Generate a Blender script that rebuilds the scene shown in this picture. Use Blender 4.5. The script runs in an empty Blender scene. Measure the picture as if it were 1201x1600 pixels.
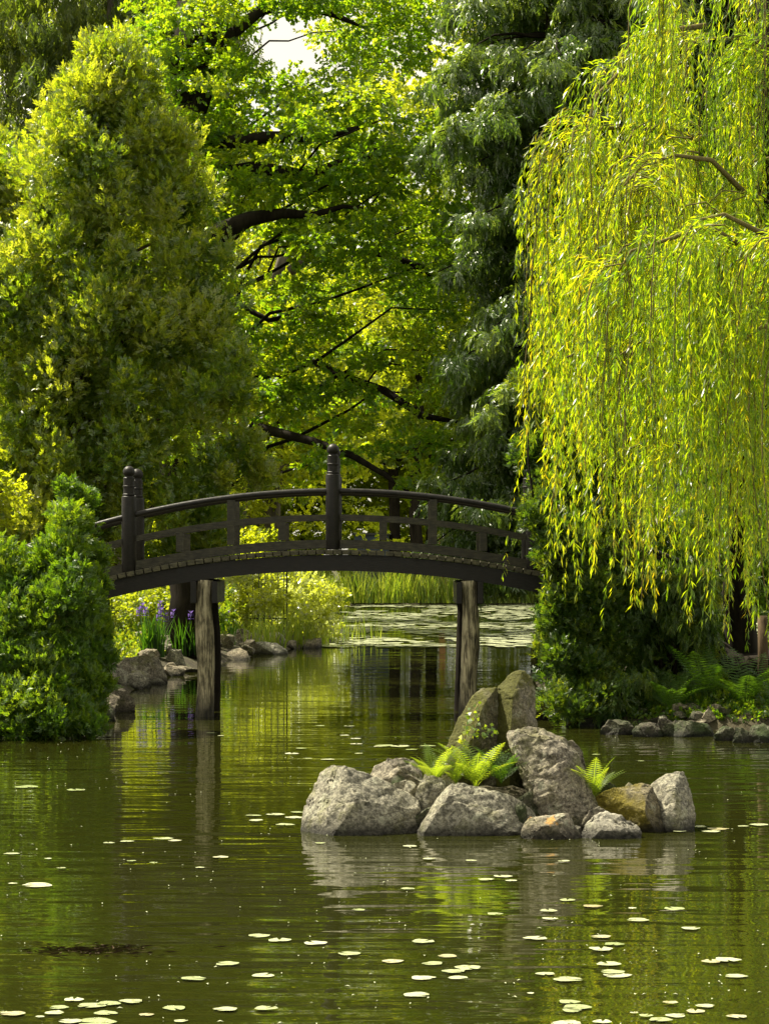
import bpy, bmesh, math, random
import numpy as np
from mathutils import Vector, Matrix, noise
R = math.radians
rng = np.random.default_rng(7)
random.seed(7)
sc = bpy.context.scene
C = sc.collection
CAMH, F, HX, HY = 2.6, 4000.0, 600.0, 860.0      # camera height (m), focal length and horizon of the photograph

def P(x, y, Y):
    "world point at depth Y that stands where photograph pixel (x, y) looks"
    return np.array([(x - HX) * Y / F, Y, CAMH - (y - HY) * Y / F])
def W(y, z=0.0):
    "depth of the point of height z seen at image row y"
    return (CAMH - z) * F / (y - HY)

# ---------------------------------------------------------------- scene objects
def props(o, label=None, cat=None, group=None, kind=None):
    if label: o['label'] = label
    if cat: o['category'] = cat
    if group: o['group'] = group
    if kind: o['kind'] = kind
    return o
def link(name, me, mat, parent=None, loc=(0, 0, 0)):
    o = bpy.data.objects.new(name, me); C.objects.link(o)
    if mat is not None: me.materials.append(mat)
    if parent is not None: o.parent = parent
    o.location = loc
    return o
def thing(name, loc, label, cat, group=None):
    o = bpy.data.objects.new(name, None); C.objects.link(o); o.location = [float(v) for v in loc]
    o.empty_display_size = .3
    return props(o, label, cat, group)
def qmesh(name, V, tint=None, smooth=False, off=(0, 0, 0)):
    "mesh of loose quads, V is (n,4,3)"
    V = (V.reshape(-1, 3) - np.asarray(off, float)).astype(np.float32); n = len(V) // 4
    me = bpy.data.meshes.new(name)
    me.vertices.add(n * 4); me.vertices.foreach_set('co', V.ravel())
    me.loops.add(n * 4); me.loops.foreach_set('vertex_index', np.arange(n * 4, dtype=np.int32))
    me.polygons.add(n); me.polygons.foreach_set('loop_start', np.arange(0, n * 4, 4, dtype=np.int32))
    me.update(calc_edges=True)
    if tint is not None:
        a = me.attributes.new('tint', 'FLOAT', 'FACE'); a.data.foreach_set('value', tint.astype(np.float32))
    if smooth: me.polygons.foreach_set('use_smooth', np.ones(n, bool))
    return me
class MB:
    "collects verts and faces into ONE mesh"
    def __init__(s): s.v = []; s.f = []; s.sm = []
    def add(s, vs, fs, smooth=False):
        b = len(s.v); s.v += [tuple(float(c) for c in v) for v in vs]
        s.f += [tuple(b + i for i in f) for f in fs]; s.sm += [smooth] * len(fs); return s
    def box(s, c, d, rot=None, bev=0.0):
        bm = bmesh.new(); bmesh.ops.create_cube(bm, size=1)
        bmesh.ops.scale(bm, vec=d, verts=bm.verts)
        if bev: bmesh.ops.bevel(bm, geom=bm.edges[:], offset=bev, segments=2, affect='EDGES', profile=.6)
        if rot is not None: bmesh.ops.rotate(bm, matrix=rot, verts=bm.verts)
        bmesh.ops.translate(bm, vec=c, verts=bm.verts)
        bm.verts.index_update(); s.add([v.co for v in bm.verts], [[v.index for v in f.verts] for f in bm.faces]); bm.free(); return s
    def tube(s, pts, rad, seg=8, caps=True, jit=0.0, rot=0.0):
        pts = [Vector([float(c) for c in p]) for p in pts]; n = len(pts)
        if not hasattr(rad, '__len__'): rad = [rad] * n
        vs, fs = [], []; ref = None
        for i, p in enumerate(pts):
            t = (pts[min(i + 1, n - 1)] - pts[max(i - 1, 0)]).normalized()
            if ref is None: ref = Vector((0, 1, 0)) if abs(t.y) < .9 else Vector((1, 0, 0))
            a = t.cross(ref).normalized(); ref = a.cross(t).normalized()
            for k in range(seg):
                an = 2 * math.pi * k / seg + rot
                r = rad[i] * (1 + jit * (noise.noise(Vector((k * 1.7, i * .35, pts[0].x * 3 + 7)))))
                vs.append(p + (a * math.cos(an) + ref * math.sin(an)) * r)
        for i in range(n - 1):
            for k in range(seg):
                k2 = (k + 1) % seg
                fs.append((i * seg + k, i * seg + k2, (i + 1) * seg + k2, (i + 1) * seg + k))
        if caps: fs.append(tuple(range(seg))[::-1]); fs.append(tuple((n - 1) * seg + k for k in range(seg)))
        s.add(vs, fs, True); return s
    def lathe(s, prof, c, seg=24):
        vs, fs = [], []; n = len(prof)
        for r, z in prof:
            for k in range(seg):
                a = 2 * math.pi * k / seg; vs.append((c[0] + r * math.cos(a), c[1] + r * math.sin(a), c[2] + z))
        for i in range(n - 1):
            for k in range(seg):
                k2 = (k + 1) % seg; fs.append((i * seg + k, i * seg + k2, (i + 1) * seg + k2, (i + 1) * seg + k))
        fs.append(tuple(range(seg))[::-1]); fs.append(tuple((n - 1) * seg + k for k in range(seg)))
        s.add(vs, fs, True); return s
    def mesh(s, name, off=(0, 0, 0)):
        me = bpy.data.meshes.new(name)
        me.from_pydata([(v[0] - off[0], v[1] - off[1], v[2] - off[2]) for v in s.v], [], s.f)
        me.polygons.foreach_set('use_smooth', s.sm); me.update(); return me
    def build(s, name, mat, parent=None, off=(0, 0, 0), sharp=None):
        me = s.mesh(name, off)
        if sharp: me.set_sharp_from_angle(angle=R(sharp))
        return link(name, me, mat, parent)

# ---------------------------------------------------------------- materials
def newmat(name):
    m = bpy.data.materials.new(name); m.use_nodes = True; nt = m.node_tree
    for n in list(nt.nodes): nt.nodes.remove(n)
    return m, nt, (lambda t, **k: mk(nt, t, **k))
def mk(nt, t, **k):
    n = nt.nodes.new(t)
    for a, v in k.items():
        if a.startswith('i_'):
            key = a[2:]; key = int(key) if key.isdigit() else key.replace('_', ' ')
            n.inputs[key].default_value = v
        else: setattr(n, a, v)
    return n
def ramp(nt, cols, interp='LINEAR'):
    n = nt.nodes.new('ShaderNodeValToRGB'); n.color_ramp.interpolation = interp
    e = n.color_ramp.elements
    while len(e) > 1: e.remove(e[-1])
    e[0].position = cols[0][0]; e[0].color = (*cols[0][1], 1)
    for p, c in cols[1:]: q = e.new(p); q.color = (*c, 1)
    return n
def noise_n(nt, scale, detail=4, rough=.55, vec=None, dist=0.0):
    n = mk(nt, 'ShaderNodeTexNoise'); n.inputs['Scale'].default_value = scale; n.inputs['Detail'].default_value = detail
    n.inputs['Roughness'].default_value = rough; n.inputs['Distortion'].default_value = dist
    if vec is not None: nt.links.new(vec, n.inputs['Vector'])
    return n
def geo_pos(nt, scale=(1, 1, 1), obj=False):
    if obj:
        g = mk(nt, 'ShaderNodeTexCoord').outputs['Object']
    else: g = mk(nt, 'ShaderNodeNewGeometry').outputs['Position']
    mp = mk(nt, 'ShaderNodeMapping'); mp.inputs['Scale'].default_value = scale
    nt.links.new(g, mp.inputs['Vector']); return mp.outputs['Vector']
LEAFGAIN = 1.0
def leaf_mat(name, cols, trans, tf=.5, rough=.42, spec=.5):
    "cols: list of base colours by tint, trans: list of transmitted colours"
    m, nt, N = newmat(name); L = nt.links.new
    at = N('ShaderNodeAttribute', attribute_name='tint')
    r1 = ramp(nt, [(i / max(1, len(cols) - 1), c) for i, c in enumerate(cols)])
    r2 = ramp(nt, [(i / max(1, len(trans) - 1), c) for i, c in enumerate(trans)])
    L(at.outputs['Fac'], r1.inputs[0]); L(at.outputs['Fac'], r2.inputs[0])
    p = N('ShaderNodeBsdfPrincipled'); p.inputs['Roughness'].default_value = rough
    p.inputs['Specular IOR Level'].default_value = spec
    t = N('ShaderNodeBsdfTranslucent'); mx = N('ShaderNodeMixShader'); mx.inputs[0].default_value = tf
    o = N('ShaderNodeOutputMaterial')
    L(r1.outputs[0], p.inputs['Base Color']); L(r2.outputs[0], t.inputs['Color'])
    L(p.outputs[0], mx.inputs[1]); L(t.outputs[0], mx.inputs[2]); L(mx.outputs[0], o.inputs[0])
    return m
def bark_mat(name, c1, c2, scale=6, stretch=.25, bump=.02):
    m, nt, N = newmat(name); L = nt.links.new
    v = geo_pos(nt, (1, 1, stretch)); n1 = noise_n(nt, scale, 6, .65, v, .6)
    r = ramp(nt, [(.3, c1), (.7, c2)]); L(n1.outputs[0], r.inputs[0])
    p = N('ShaderNodeBsdfPrincipled'); p.inputs['Roughness'].default_value = .9; p.inputs['Specular IOR Level'].default_value = .1
    b = N('ShaderNodeBump'); b.inputs['Distance'].default_value = bump; L(n1.outputs[0], b.inputs['Height'])
    o = N('ShaderNodeOutputMaterial'); L(r.outputs[0], p.inputs['Base Color']); L(b.outputs[0], p.inputs['Normal']); L(p.outputs[0], o.inputs[0])
    return m
M = {}
M['bark_dark'] = bark_mat('bark_dark', (.007, .0055, .004), (.028, .023, .016))
M['bark_grey'] = bark_mat('bark_grey', (.05, .045, .032), (.15, .13, .10))
M['bark_brown'] = bark_mat('bark_brown', (.03, .02, .012), (.12, .085, .05), 8)
M['twig'] = bark_mat('twig', (.10, .08, .03), (.22, .19, .07), 20)
M['oak'] = leaf_mat('oak_leaf', [(0.028, 0.075, 0.008), (0.045, 0.100, 0.012), (0.078, 0.140, 0.016)], [(0.233, 0.468, 0.008), (0.467, 0.676, 0.010), (0.802, 0.884, 0.020)], .55, .4, .6)
M['maple'] = leaf_mat('maple_leaf', [(0.067, 0.120, 0.012), (0.112, 0.160, 0.018), (0.179, 0.200, 0.025)], [(0.528, 0.627, 0.012), (0.701, 0.762, 0.015), (0.804, 0.851, 0.020)], .6)
M['far'] = leaf_mat('far_leaf', [(0.051, 0.100, 0.012), (0.090, 0.140, 0.018)], [(0.427, 0.580, 0.012), (0.699, 0.760, 0.018)], .58)
M['farbright'] = leaf_mat('far_bright_leaf', [(0.067, 0.120, 0.012), (0.123, 0.170, 0.018)], [(0.561, 0.680, 0.012), (0.754, 0.820, 0.018)], .6)
M['thuja'] = leaf_mat('thuja_leaf', [(0.040, 0.090, 0.012), (0.073, 0.125, 0.016), (0.123, 0.170, 0.026), (0.190, 0.210, 0.050)], [(0.253, 0.450, 0.010), (0.478, 0.650, 0.012), (0.805, 0.875, 0.020), (0.759, 0.775, 0.060)], .48, .34, .9)
M['bush'] = leaf_mat('bush_leaf', [(0.031, 0.080, 0.010), (0.056, 0.110, 0.012), (0.101, 0.160, 0.018)], [(0.154, 0.345, 0.008), (0.310, 0.506, 0.010), (0.542, 0.667, 0.015)], .42, .4, .6)
M['cypress'] = leaf_mat('cypress_leaf', [(.042, .085, .018), (.075, .13, .026), (.14, .20, .06)], [(0.154, 0.308, 0.020), (0.308, 0.462, 0.030), (0.528, 0.638, 0.060)], .42, .34, 1.0)
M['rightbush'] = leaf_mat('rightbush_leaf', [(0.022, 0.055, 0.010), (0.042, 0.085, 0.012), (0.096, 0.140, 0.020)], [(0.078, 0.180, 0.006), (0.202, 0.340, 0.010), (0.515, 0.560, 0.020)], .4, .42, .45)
M['drape'] = leaf_mat('drape_leaf', [(0.045, 0.080, 0.020), (0.084, 0.120, 0.030), (0.123, 0.150, 0.035)], [(0.174, 0.286, 0.015), (0.351, 0.468, 0.020), (0.550, 0.598, 0.030)], .42, .4, .6)
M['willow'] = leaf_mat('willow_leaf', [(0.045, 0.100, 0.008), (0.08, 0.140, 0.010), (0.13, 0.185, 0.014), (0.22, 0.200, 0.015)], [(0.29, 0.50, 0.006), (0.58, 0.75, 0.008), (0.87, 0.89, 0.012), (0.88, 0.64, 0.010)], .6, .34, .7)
M['willowdark'] = leaf_mat('willow_shade_leaf', [(0.061, 0.100, 0.012), (0.122, 0.150, 0.020)], [(0.244, 0.360, 0.010), (0.512, 0.520, 0.015)], .5, .34, .7)
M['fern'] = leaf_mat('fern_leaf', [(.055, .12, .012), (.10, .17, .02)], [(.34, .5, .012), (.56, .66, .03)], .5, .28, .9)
M['fernshade'] = leaf_mat('fern_shade_leaf', [(.03, .075, .010), (.055, .11, .014)], [(.09, .22, .008), (.17, .32, .01)], .4, .45, .4)  # duller copy of fern, the right bank's shade put into its colour
M['reed'] = leaf_mat('reed_leaf', [(0.067, 0.130, 0.020), (0.112, 0.180, 0.030), (0.221, 0.240, 0.060)], [(0.281, 0.450, 0.015), (0.471, 0.580, 0.020), (0.552, 0.600, 0.050)], .5, .4, .6)
M['iris_leaf'] = leaf_mat('iris_leaf', [(0.022, 0.070, 0.012), (0.045, 0.110, 0.015)], [(0.090, 0.260, 0.010), (0.179, 0.400, 0.010)], .4)
M['iris_flower'] = leaf_mat('iris_petal', [(.07, .04, .22), (.14, .09, .34)], [(.18, .10, .45), (.28, .18, .55)], .4)
M['shrub'] = leaf_mat('pale_shrub_leaf', [(0.134, 0.180, 0.020), (0.224, 0.250, 0.040), (0.423, 0.460, 0.240)], [(0.589, 0.651, 0.015), (0.715, 0.777, 0.030), (0.821, 0.892, 0.300)], .5, .3, .8)
M['cover'] = leaf_mat('cover_leaf', [(0.045, 0.100, 0.012), (0.090, 0.150, 0.018), (0.193, 0.210, 0.030)], [(0.224, 0.380, 0.010), (0.471, 0.560, 0.015), (0.662, 0.720, 0.020)], .5)

def painted_wood(name, c1, c2, rough=.42):
    m, nt, N = newmat(name); L = nt.links.new
    v = geo_pos(nt, (1, 1, 1)); n1 = noise_n(nt, 9, 6, .6, v); n2 = noise_n(nt, 70, 3, .6, geo_pos(nt, (.12, 1, 1)))
    ad = N('ShaderNodeMath', operation='MULTIPLY'); L(n1.outputs[0], ad.inputs[0]); L(n2.outputs[0], ad.inputs[1])
    r = ramp(nt, [(.15, c1), (.27, tuple((a + b) / 2 for a, b in zip(c1, c2))), (.38, c2)]); L(ad.outputs[0], r.inputs[0])
    p = N('ShaderNodeBsdfPrincipled'); p.inputs['Specular IOR Level'].default_value = .3
    rr = ramp(nt, [(.3, (rough * .8,) * 3), (.7, (rough * 1.4,) * 3)]); L(n1.outputs[0], rr.inputs[0]); L(rr.outputs[0], p.inputs['Roughness'])
    b = N('ShaderNodeBump'); b.inputs['Distance'].default_value = .004; L(n2.outputs[0], b.inputs['Height'])
    o = N('ShaderNodeOutputMaterial'); L(r.outputs[0], p.inputs['Base Color']); L(b.outputs[0], p.inputs['Normal']); L(p.outputs[0], o.inputs[0])
    return m
M['paint'] = painted_wood('dark_painted_wood', (.006, .0052, .004), (.019, .016, .012))
M['rail'] = painted_wood('olive_brown_painted_wood', (.016, .015, .008), (.062, .056, .034))
M['plank'] = painted_wood('weathered_plank', (.035, .032, .02), (.13, .12, .07), .7)
def log_mat():
    m, nt, N = newmat('weathered_log'); L = nt.links.new
    v = geo_pos(nt, (9, 9, 1.1)); n1 = noise_n(nt, 1.6, 8, .7, v, .8)
    v2 = geo_pos(nt, (1, 1, .35)); n2 = noise_n(nt, 9, 5, .65, v2, .4)
    v3 = geo_pos(nt, (40, 40, 1.5)); n3 = noise_n(nt, 1.5, 4, .6, v3)
    r = ramp(nt, [(.40, (.02, .016, .01)), (.47, (.13, .11, .06)), (.56, (.48, .42, .26))])
    mx = N('ShaderNodeMix', data_type='FLOAT'); mx.inputs[0].default_value = .5
    L(n1.outputs[0], mx.inputs[2]); L(n2.outputs[0], mx.inputs[3])
    mx2 = N('ShaderNodeMix', data_type='FLOAT'); mx2.inputs[0].default_value = .3; L(mx.outputs[0], mx2.inputs[2]); L(n3.outputs[0], mx2.inputs[3])
    L(mx2.outputs[0], r.inputs[0])
    # wet band near the water line
    g = N('ShaderNodeNewGeometry'); sx = N('ShaderNodeSeparateXYZ'); L(g.outputs['Position'], sx.inputs[0])
    mr = N('ShaderNodeMapRange'); mr.inputs['From Min'].default_value = .08; mr.inputs['From Max'].default_value = .42; mr.inputs['To Min'].default_value = .16; L(sx.outputs['Z'], mr.inputs['Value'])
    mm = N('ShaderNodeMix', data_type='RGBA', blend_type='MULTIPLY'); mm.inputs[0].default_value = 1; L(r.outputs[0], mm.inputs[6]); L(mr.outputs[0], mm.inputs[7])
    p = N('ShaderNodeBsdfPrincipled'); p.inputs['Roughness'].default_value = .8
    b = N('ShaderNodeBump'); b.inputs['Distance'].default_value = .03; L(mx2.outputs[0], b.inputs['Height'])
    o = N('ShaderNodeOutputMaterial'); L(mm.outputs[2], p.inputs['Base Color']); L(b.outputs[0], p.inputs['Normal']); L(p.outputs[0], o.inputs[0])
    return m
M['log'] = log_mat()
def rock_mat(name, c1, c2, moss=None, mossamt=.5, side=0.0, speck=.35, orange=None):
    m, nt, N = newmat(name); L = nt.links.new
    v = geo_pos(nt); n1 = noise_n(nt, 3.2, 8, .68, v, .3); n2 = noise_n(nt, 34, 6, .72, v, .2); n3 = noise_n(nt, 11, 6, .7, v, .8)
    r = ramp(nt, [(.3, c1), (.68, c2)]); L(n1.outputs[0], r.inputs[0])
    r2 = ramp(nt, [(.40, (1 - speck * 1.9,) * 3), (.5, (.75,) * 3), (.62, (1.3,) * 3)]); L(n2.outputs[0], r2.inputs[0])
    mu = N('ShaderNodeMix', data_type='RGBA', blend_type='MULTIPLY'); mu.inputs[0].default_value = .9
    L(r.outputs[0], mu.inputs[6]); L(r2.outputs[0], mu.inputs[7])
    r3 = ramp(nt, [(.36, (.25, .25, .23)), (.46, (.9, .9, .9)), (.62, (1.3, 1.3, 1.25))]); L(n3.outputs[0], r3.inputs[0])
    mu3 = N('ShaderNodeMix', data_type='RGBA', blend_type='MULTIPLY'); mu3.inputs[0].default_value = .85; L(mu.outputs[2], mu3.inputs[6]); L(r3.outputs[0], mu3.inputs[7])
    col = mu3.outputs[2]
    n6 = noise_n(nt, 5.5, 7, .75, v, 1.2); r6 = ramp(nt, [(.47, (1, 1, 1)), (.495, (.35, .33, .3)), (.52, (1, 1, 1))]); L(n6.outputs[0], r6.inputs[0])
    m6 = N('ShaderNodeMix', data_type='RGBA', blend_type='MULTIPLY'); m6.inputs[0].default_value = .6; L(col, m6.inputs[6]); L(r6.outputs[0], m6.inputs[7]); col = m6.outputs[2]
    n7 = noise_n(nt, 4, 7, .8, v, .1); r7 = ramp(nt, [(.56, (0, 0, 0)), (.6, (1, 1, 1))]); L(n7.outputs[0], r7.inputs[0])
    m7 = N('ShaderNodeMix', data_type='RGBA'); s7 = N('ShaderNodeMath', operation='MULTIPLY'); s7.inputs[1].default_value = .55; L(r7.outputs[0], s7.inputs[0]); L(s7.outputs[0], m7.inputs[0]); L(col, m7.inputs[6]); m7.inputs[7].default_value = (.5, .5, .36, 1); col = m7.outputs[2]
    g = N('ShaderNodeNewGeometry'); sp = N('ShaderNodeSeparateXYZ'); L(g.outputs['Position'], sp.inputs[0])
    if moss:
        n4 = noise_n(nt, 2.6, 6, .7, v, .3)
        sn = N('ShaderNodeSeparateXYZ'); L(g.outputs['Normal'], sn.inputs[0])
        a = N('ShaderNodeMath', operation='MULTIPLY_ADD'); a.inputs[1].default_value = -side; L(sn.outputs['X'], a.inputs[0]); L(n4.outputs[0], a.inputs[2])
        rm = ramp(nt, [(1 - mossamt - .12, (0, 0, 0)), (1 - mossamt + .1, (1, 1, 1))]); L(a.outputs[0], rm.inputs[0])
        mm = N('ShaderNodeMix', data_type='RGBA'); L(rm.outputs[0], mm.inputs[0]); L(col, mm.inputs[6])
        rmc = ramp(nt, [(.35, tuple(c * .55 for c in moss)), (.65, moss)]); L(n2.outputs[0], rmc.inputs[0]); L(rmc.outputs[0], mm.inputs[7]); col = mm.outputs[2]
    if orange:
        n5 = noise_n(nt, 7, 4, .6, v); ro = ramp(nt, [(.60, (0, 0, 0)), (.66, (1, 1, 1))]); L(n5.outputs[0], ro.inputs[0])
        mo = N('ShaderNodeMix', data_type='RGBA'); L(ro.outputs[0], mo.inputs[0]); L(col, mo.inputs[6]); mo.inputs[7].default_value = (*orange, 1); col = mo.outputs[2]
    # wet, dark tide line
    mr = N('ShaderNodeMapRange'); mr.inputs['From Min'].default_value = .02; mr.inputs['From Max'].default_value = .15; mr.inputs['To Min'].default_value = .16
    wz = N('ShaderNodeMath', operation='MULTIPLY_ADD'); wz.inputs[1].default_value = -.16; L(n3.outputs[0], wz.inputs[0]); L(sp.outputs['Z'], wz.inputs[2]); wa = N('ShaderNodeMath', operation='ADD'); wa.inputs[1].default_value = .08; L(wz.outputs[0], wa.inputs[0]); L(wa.outputs[0], mr.inputs['Value'])
    mw = N('ShaderNodeMix', data_type='RGBA', blend_type='MULTIPLY'); mw.inputs[0].default_value = 1; L(col, mw.inputs[6]); L(mr.outputs[0], mw.inputs[7])
    p = N('ShaderNodeBsdfPrincipled'); p.inputs['Roughness'].default_value = .82; p.inputs['Specular IOR Level'].default_value = .35
    hb = N('ShaderNodeMath', operation='ADD'); L(n2.outputs[0], hb.inputs[0]); L(n3.outputs[0], hb.inputs[1])
    b = N('ShaderNodeBump'); b.inputs['Distance'].default_value = .03; L(hb.outputs[0], b.inputs['Height'])
    o = N('ShaderNodeOutputMaterial'); L(mw.outputs[2], p.inputs['Base Color']); L(b.outputs[0], p.inputs['Normal']); L(p.outputs[0], o.inputs[0])
    return m
M['rock'] = rock_mat('grey_rock', (.20, .185, .13), (.47, .44, .34), (.2, .2, .05), .34)
M['rock2'] = rock_mat('brown_grey_rock', (.18, .155, .115), (.43, .385, .29), (.16, .16, .04), .38)
M['rockmoss'] = rock_mat('mossy_rock', (.15, .13, .08), (.3, .27, .2), (.10, .10, .012), .56, .16)
M['rockyellow'] = rock_mat('yellow_moss_rock', (.13, .11, .06), (.28, .24, .15), (.21, .17, .015), .48, .15)
M['rockpale'] = rock_mat('pale_rock', (.3, .28, .22), (.5, .47, .38), None, speck=.2)
M['rockorange'] = rock_mat('orange_stained_rock', (.2, .175, .12), (.4, .35, .26), (.12, .12, .03), .38, orange=(.42, .24, .07))
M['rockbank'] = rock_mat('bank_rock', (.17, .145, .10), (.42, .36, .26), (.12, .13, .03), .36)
M['rockdark'] = rock_mat('dark_bank_rock', (.06, .052, .036), (.17, .15, .11), (.05, .08, .015), .48)  # dark stone; on the right bank the tone stands in for shade

def soil_mat():
    m, nt, N = newmat('soil'); L = nt.links.new
    v = geo_pos(nt); n1 = noise_n(nt, 2, 8, .7, v); n2 = noise_n(nt, 14, 6, .7, v)
    r = ramp(nt, [(.35, (.03, .022, .012)), (.55, (.06, .05, .022)), (.7, (.05, .08, .016))]); L(n1.outputs[0], r.inputs[0])
    p = N('ShaderNodeBsdfPrincipled'); p.inputs['Roughness'].default_value = .95
    b = N('ShaderNodeBump'); b.inputs['Distance'].default_value = .06; L(n2.outputs[0], b.inputs['Height'])
    o = N('ShaderNodeOutputMaterial'); L(r.outputs[0], p.inputs['Base Color']); L(b.outputs[0], p.inputs['Normal']); L(p.outputs[0], o.inputs[0])
    return m
M['soil'] = soil_mat()
def water_mat():
    m, nt, N = newmat('pond_water'); L = nt.links.new
    hs = []
    for (sx, sy, sca, det, amp) in ((.4, 1.1, 1.0, 1, .016), (.8, 3.2, 1.0, 1, .013), (2.4, 8, 1.0, 1, .0016)):
        n = noise_n(nt, sca, det, .5, geo_pos(nt, (sx, sy, 1)), .25)
        mu = N('ShaderNodeMath', operation='MULTIPLY'); mu.inputs[1].default_value = amp; L(n.outputs[0], mu.inputs[0]); hs.append(mu.outputs[0])
    a = N('ShaderNodeMath', operation='ADD'); L(hs[0], a.inputs[0]); L(hs[1], a.inputs[1])
    a2 = N('ShaderNodeMath', operation='ADD'); L(a.outputs[0], a2.inputs[0]); L(hs[2], a2.inputs[1])
    # gusts: calmer and more ruffled patches
    g = noise_n(nt, 1, 2, .5, geo_pos(nt, (.12, .22, 1)))
    gr = N('ShaderNodeMapRange'); gr.inputs['From Min'].default_value = .35; gr.inputs['From Max'].default_value = .65; gr.inputs['To Min'].default_value = .5; gr.inputs['To Max'].default_value = 1.15; L(g.outputs[0], gr.inputs['Value'])
    b = N('ShaderNodeBump'); b.inputs['Strength'].default_value = 1; b.inputs['Distance'].default_value = 1
    # the channel under the bridge is sheltered, the open pond is ruffled
    ps = N('ShaderNodeSeparateXYZ'); gp = N('ShaderNodeNewGeometry'); L(gp.outputs['Position'], ps.inputs[0])
    sh = N('ShaderNodeMapRange', interpolation_type='SMOOTHSTEP'); sh.inputs['From Min'].default_value = 22; sh.inputs['From Max'].default_value = 46; sh.inputs['To Min'].default_value = 1; sh.inputs['To Max'].default_value = .36; L(ps.outputs['Y'], sh.inputs['Value'])
    g2 = N('ShaderNodeMath', operation='MULTIPLY'); L(gr.outputs[0], g2.inputs[0]); L(sh.outputs[0], g2.inputs[1]); gr = g2
    mm = N('ShaderNodeMath', operation='MULTIPLY'); L(a2.outputs[0], mm.inputs[0]); L(gr.outputs[0], mm.inputs[1]); L(mm.outputs[0], b.inputs['Height'])
    p = N('ShaderNodeBsdfPrincipled'); p.inputs['Roughness'].default_value = .025; p.inputs['IOR'].default_value = 1.42
    p.inputs['Base Color'].default_value = (.0185, .0205, .003, 1)
    o = N('ShaderNodeOutputMaterial'); L(b.outputs[0], p.inputs['Normal']); L(p.outputs[0], o.inputs[0])
    return m
M['water'] = water_mat()
def simple(name, col, rough=.5, var=.3, scale=20, spec=.5, bump=0.0):
    m, nt, N = newmat(name); L = nt.links.new
    n1 = noise_n(nt, scale, 5, .6, geo_pos(nt))
    r = ramp(nt, [(.3, tuple(c * (1 - var) for c in col)), (.7, tuple(c * (1 + var) for c in col))]); L(n1.outputs[0], r.inputs[0])
    p = N('ShaderNodeBsdfPrincipled'); p.inputs['Roughness'].default_value = rough; p.inputs['Specular IOR Level'].default_value = spec
    o = N('ShaderNodeOutputMaterial'); L(r.outputs[0], p.inputs['Base Color']); L(p.outputs[0], o.inputs[0])
    if bump:
        b = N('ShaderNodeBump'); b.inputs['Distance'].default_value = bump; L(n1.outputs[0], b.inputs['Height']); L(b.outputs[0], p.inputs['Normal'])
    return m
M['pad'] = simple('lily_pad', (.5, .53, .33), .25, .2, 25, .8, .01)
def pad_mat():
    m, nt, N = newmat('lily_pad_leaf'); L = nt.links.new
    oi = N('ShaderNodeObjectInfo'); r = ramp(nt, [(0, (.30, .36, .14)), (.35, (.46, .50, .28)), (.8, (.60, .62, .42)), (1, (.42, .36, .18))]); L(oi.outputs['Random'], r.inputs[0])
    n1 = noise_n(nt, 22, 6, .7, geo_pos(nt)); r2 = ramp(nt, [(.36, (.45, .4, .25)), (.46, (1, 1, 1))]); L(n1.outputs[0], r2.inputs[0])
    mu = N('ShaderNodeMix', data_type='RGBA', blend_type='MULTIPLY'); mu.inputs[0].default_value = 1; L(r.outputs[0], mu.inputs[6]); L(r2.outputs[0], mu.inputs[7])
    p = N('ShaderNodeBsdfPrincipled'); p.inputs['Roughness'].default_value = .22; p.inputs['Specular IOR Level'].default_value = .8
    b = N('ShaderNodeBump'); b.inputs['Distance'].default_value = .012; L(n1.outputs[0], b.inputs['Height']); L(b.outputs[0], p.inputs['Normal'])
    o = N('ShaderNodeOutputMaterial'); L(mu.outputs[2], p.inputs['Base Color']); L(p.outputs[0], o.inputs[0]); return m
M['padleaf'] = pad_mat()
M['iron'] = simple('black_iron', (.012, .012, .012), .5, .3)
M['hutwall'] = simple('blue_painted_wall', (.02, .035, .06), .6, .3, 3)
M['hutroof'] = simple('dark_roof', (.03, .03, .03), .7, .3, 4)
M['hutpost'] = simple('orange_wood', (.32, .15, .05), .6, .2, 8)
M['deadwood'] = bark_mat('dead_wood', (.12, .10, .07), (.3, .27, .2), 8)

# ---------------------------------------------------------------- leaves
def kite(L=1., w=.5, fold=.12, droop=.08, at=(0, 0, 0), yaw=0., pitch=0., roll=0.):
    v = np.array([(0, 0, 0), (w / 2, L * .48, fold * w), (0, L, -droop * L), (-w / 2, L * .48, fold * w)], float)
    m = Matrix.Rotation(yaw, 3, 'Z') @ Matrix.Rotation(pitch, 3, 'X') @ Matrix.Rotation(roll, 3, 'Y')
    return v @ np.array(m).T + np.asarray(at, float)
def T_broad(seed, n=9, L=.36, w=.26):
    r = random.Random(seed); q = []
    for i in range(n):
        t = i / (n - 1)
        q.append(kite(L * r.uniform(.7, 1.15), w * r.uniform(.8, 1.2), r.uniform(0, .3), r.uniform(0, .3), ((r.random() - .5) * .22, t * .72, (r.random() - .5) * .16), R(r.uniform(-95, 95)) * (1 - .5 * t), R(r.uniform(-35, 25)), R(r.uniform(-50, 50))))
    return np.array(q)
def T_fan(seed, n=4, curl=.3):
    "flat scale-leaved spray"
    r = random.Random(seed); q = []
    for i in range(n):
        t = i / n; y = t * .62
        for s in (-1, 1):
            L = (.5 - .2 * t) * r.uniform(.7, 1.25)
            q.append(kite(L, .13, .1, curl, (0, y, -curl * y * y * .6), s * R(38 + r.uniform(-10, 10)), -curl * t, R(r.uniform(-30, 30))))
    q.append(kite(.5, .14, .1, curl, (0, .5, -curl * .2), 0, -curl, 0))
    return np.array(q)
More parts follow.
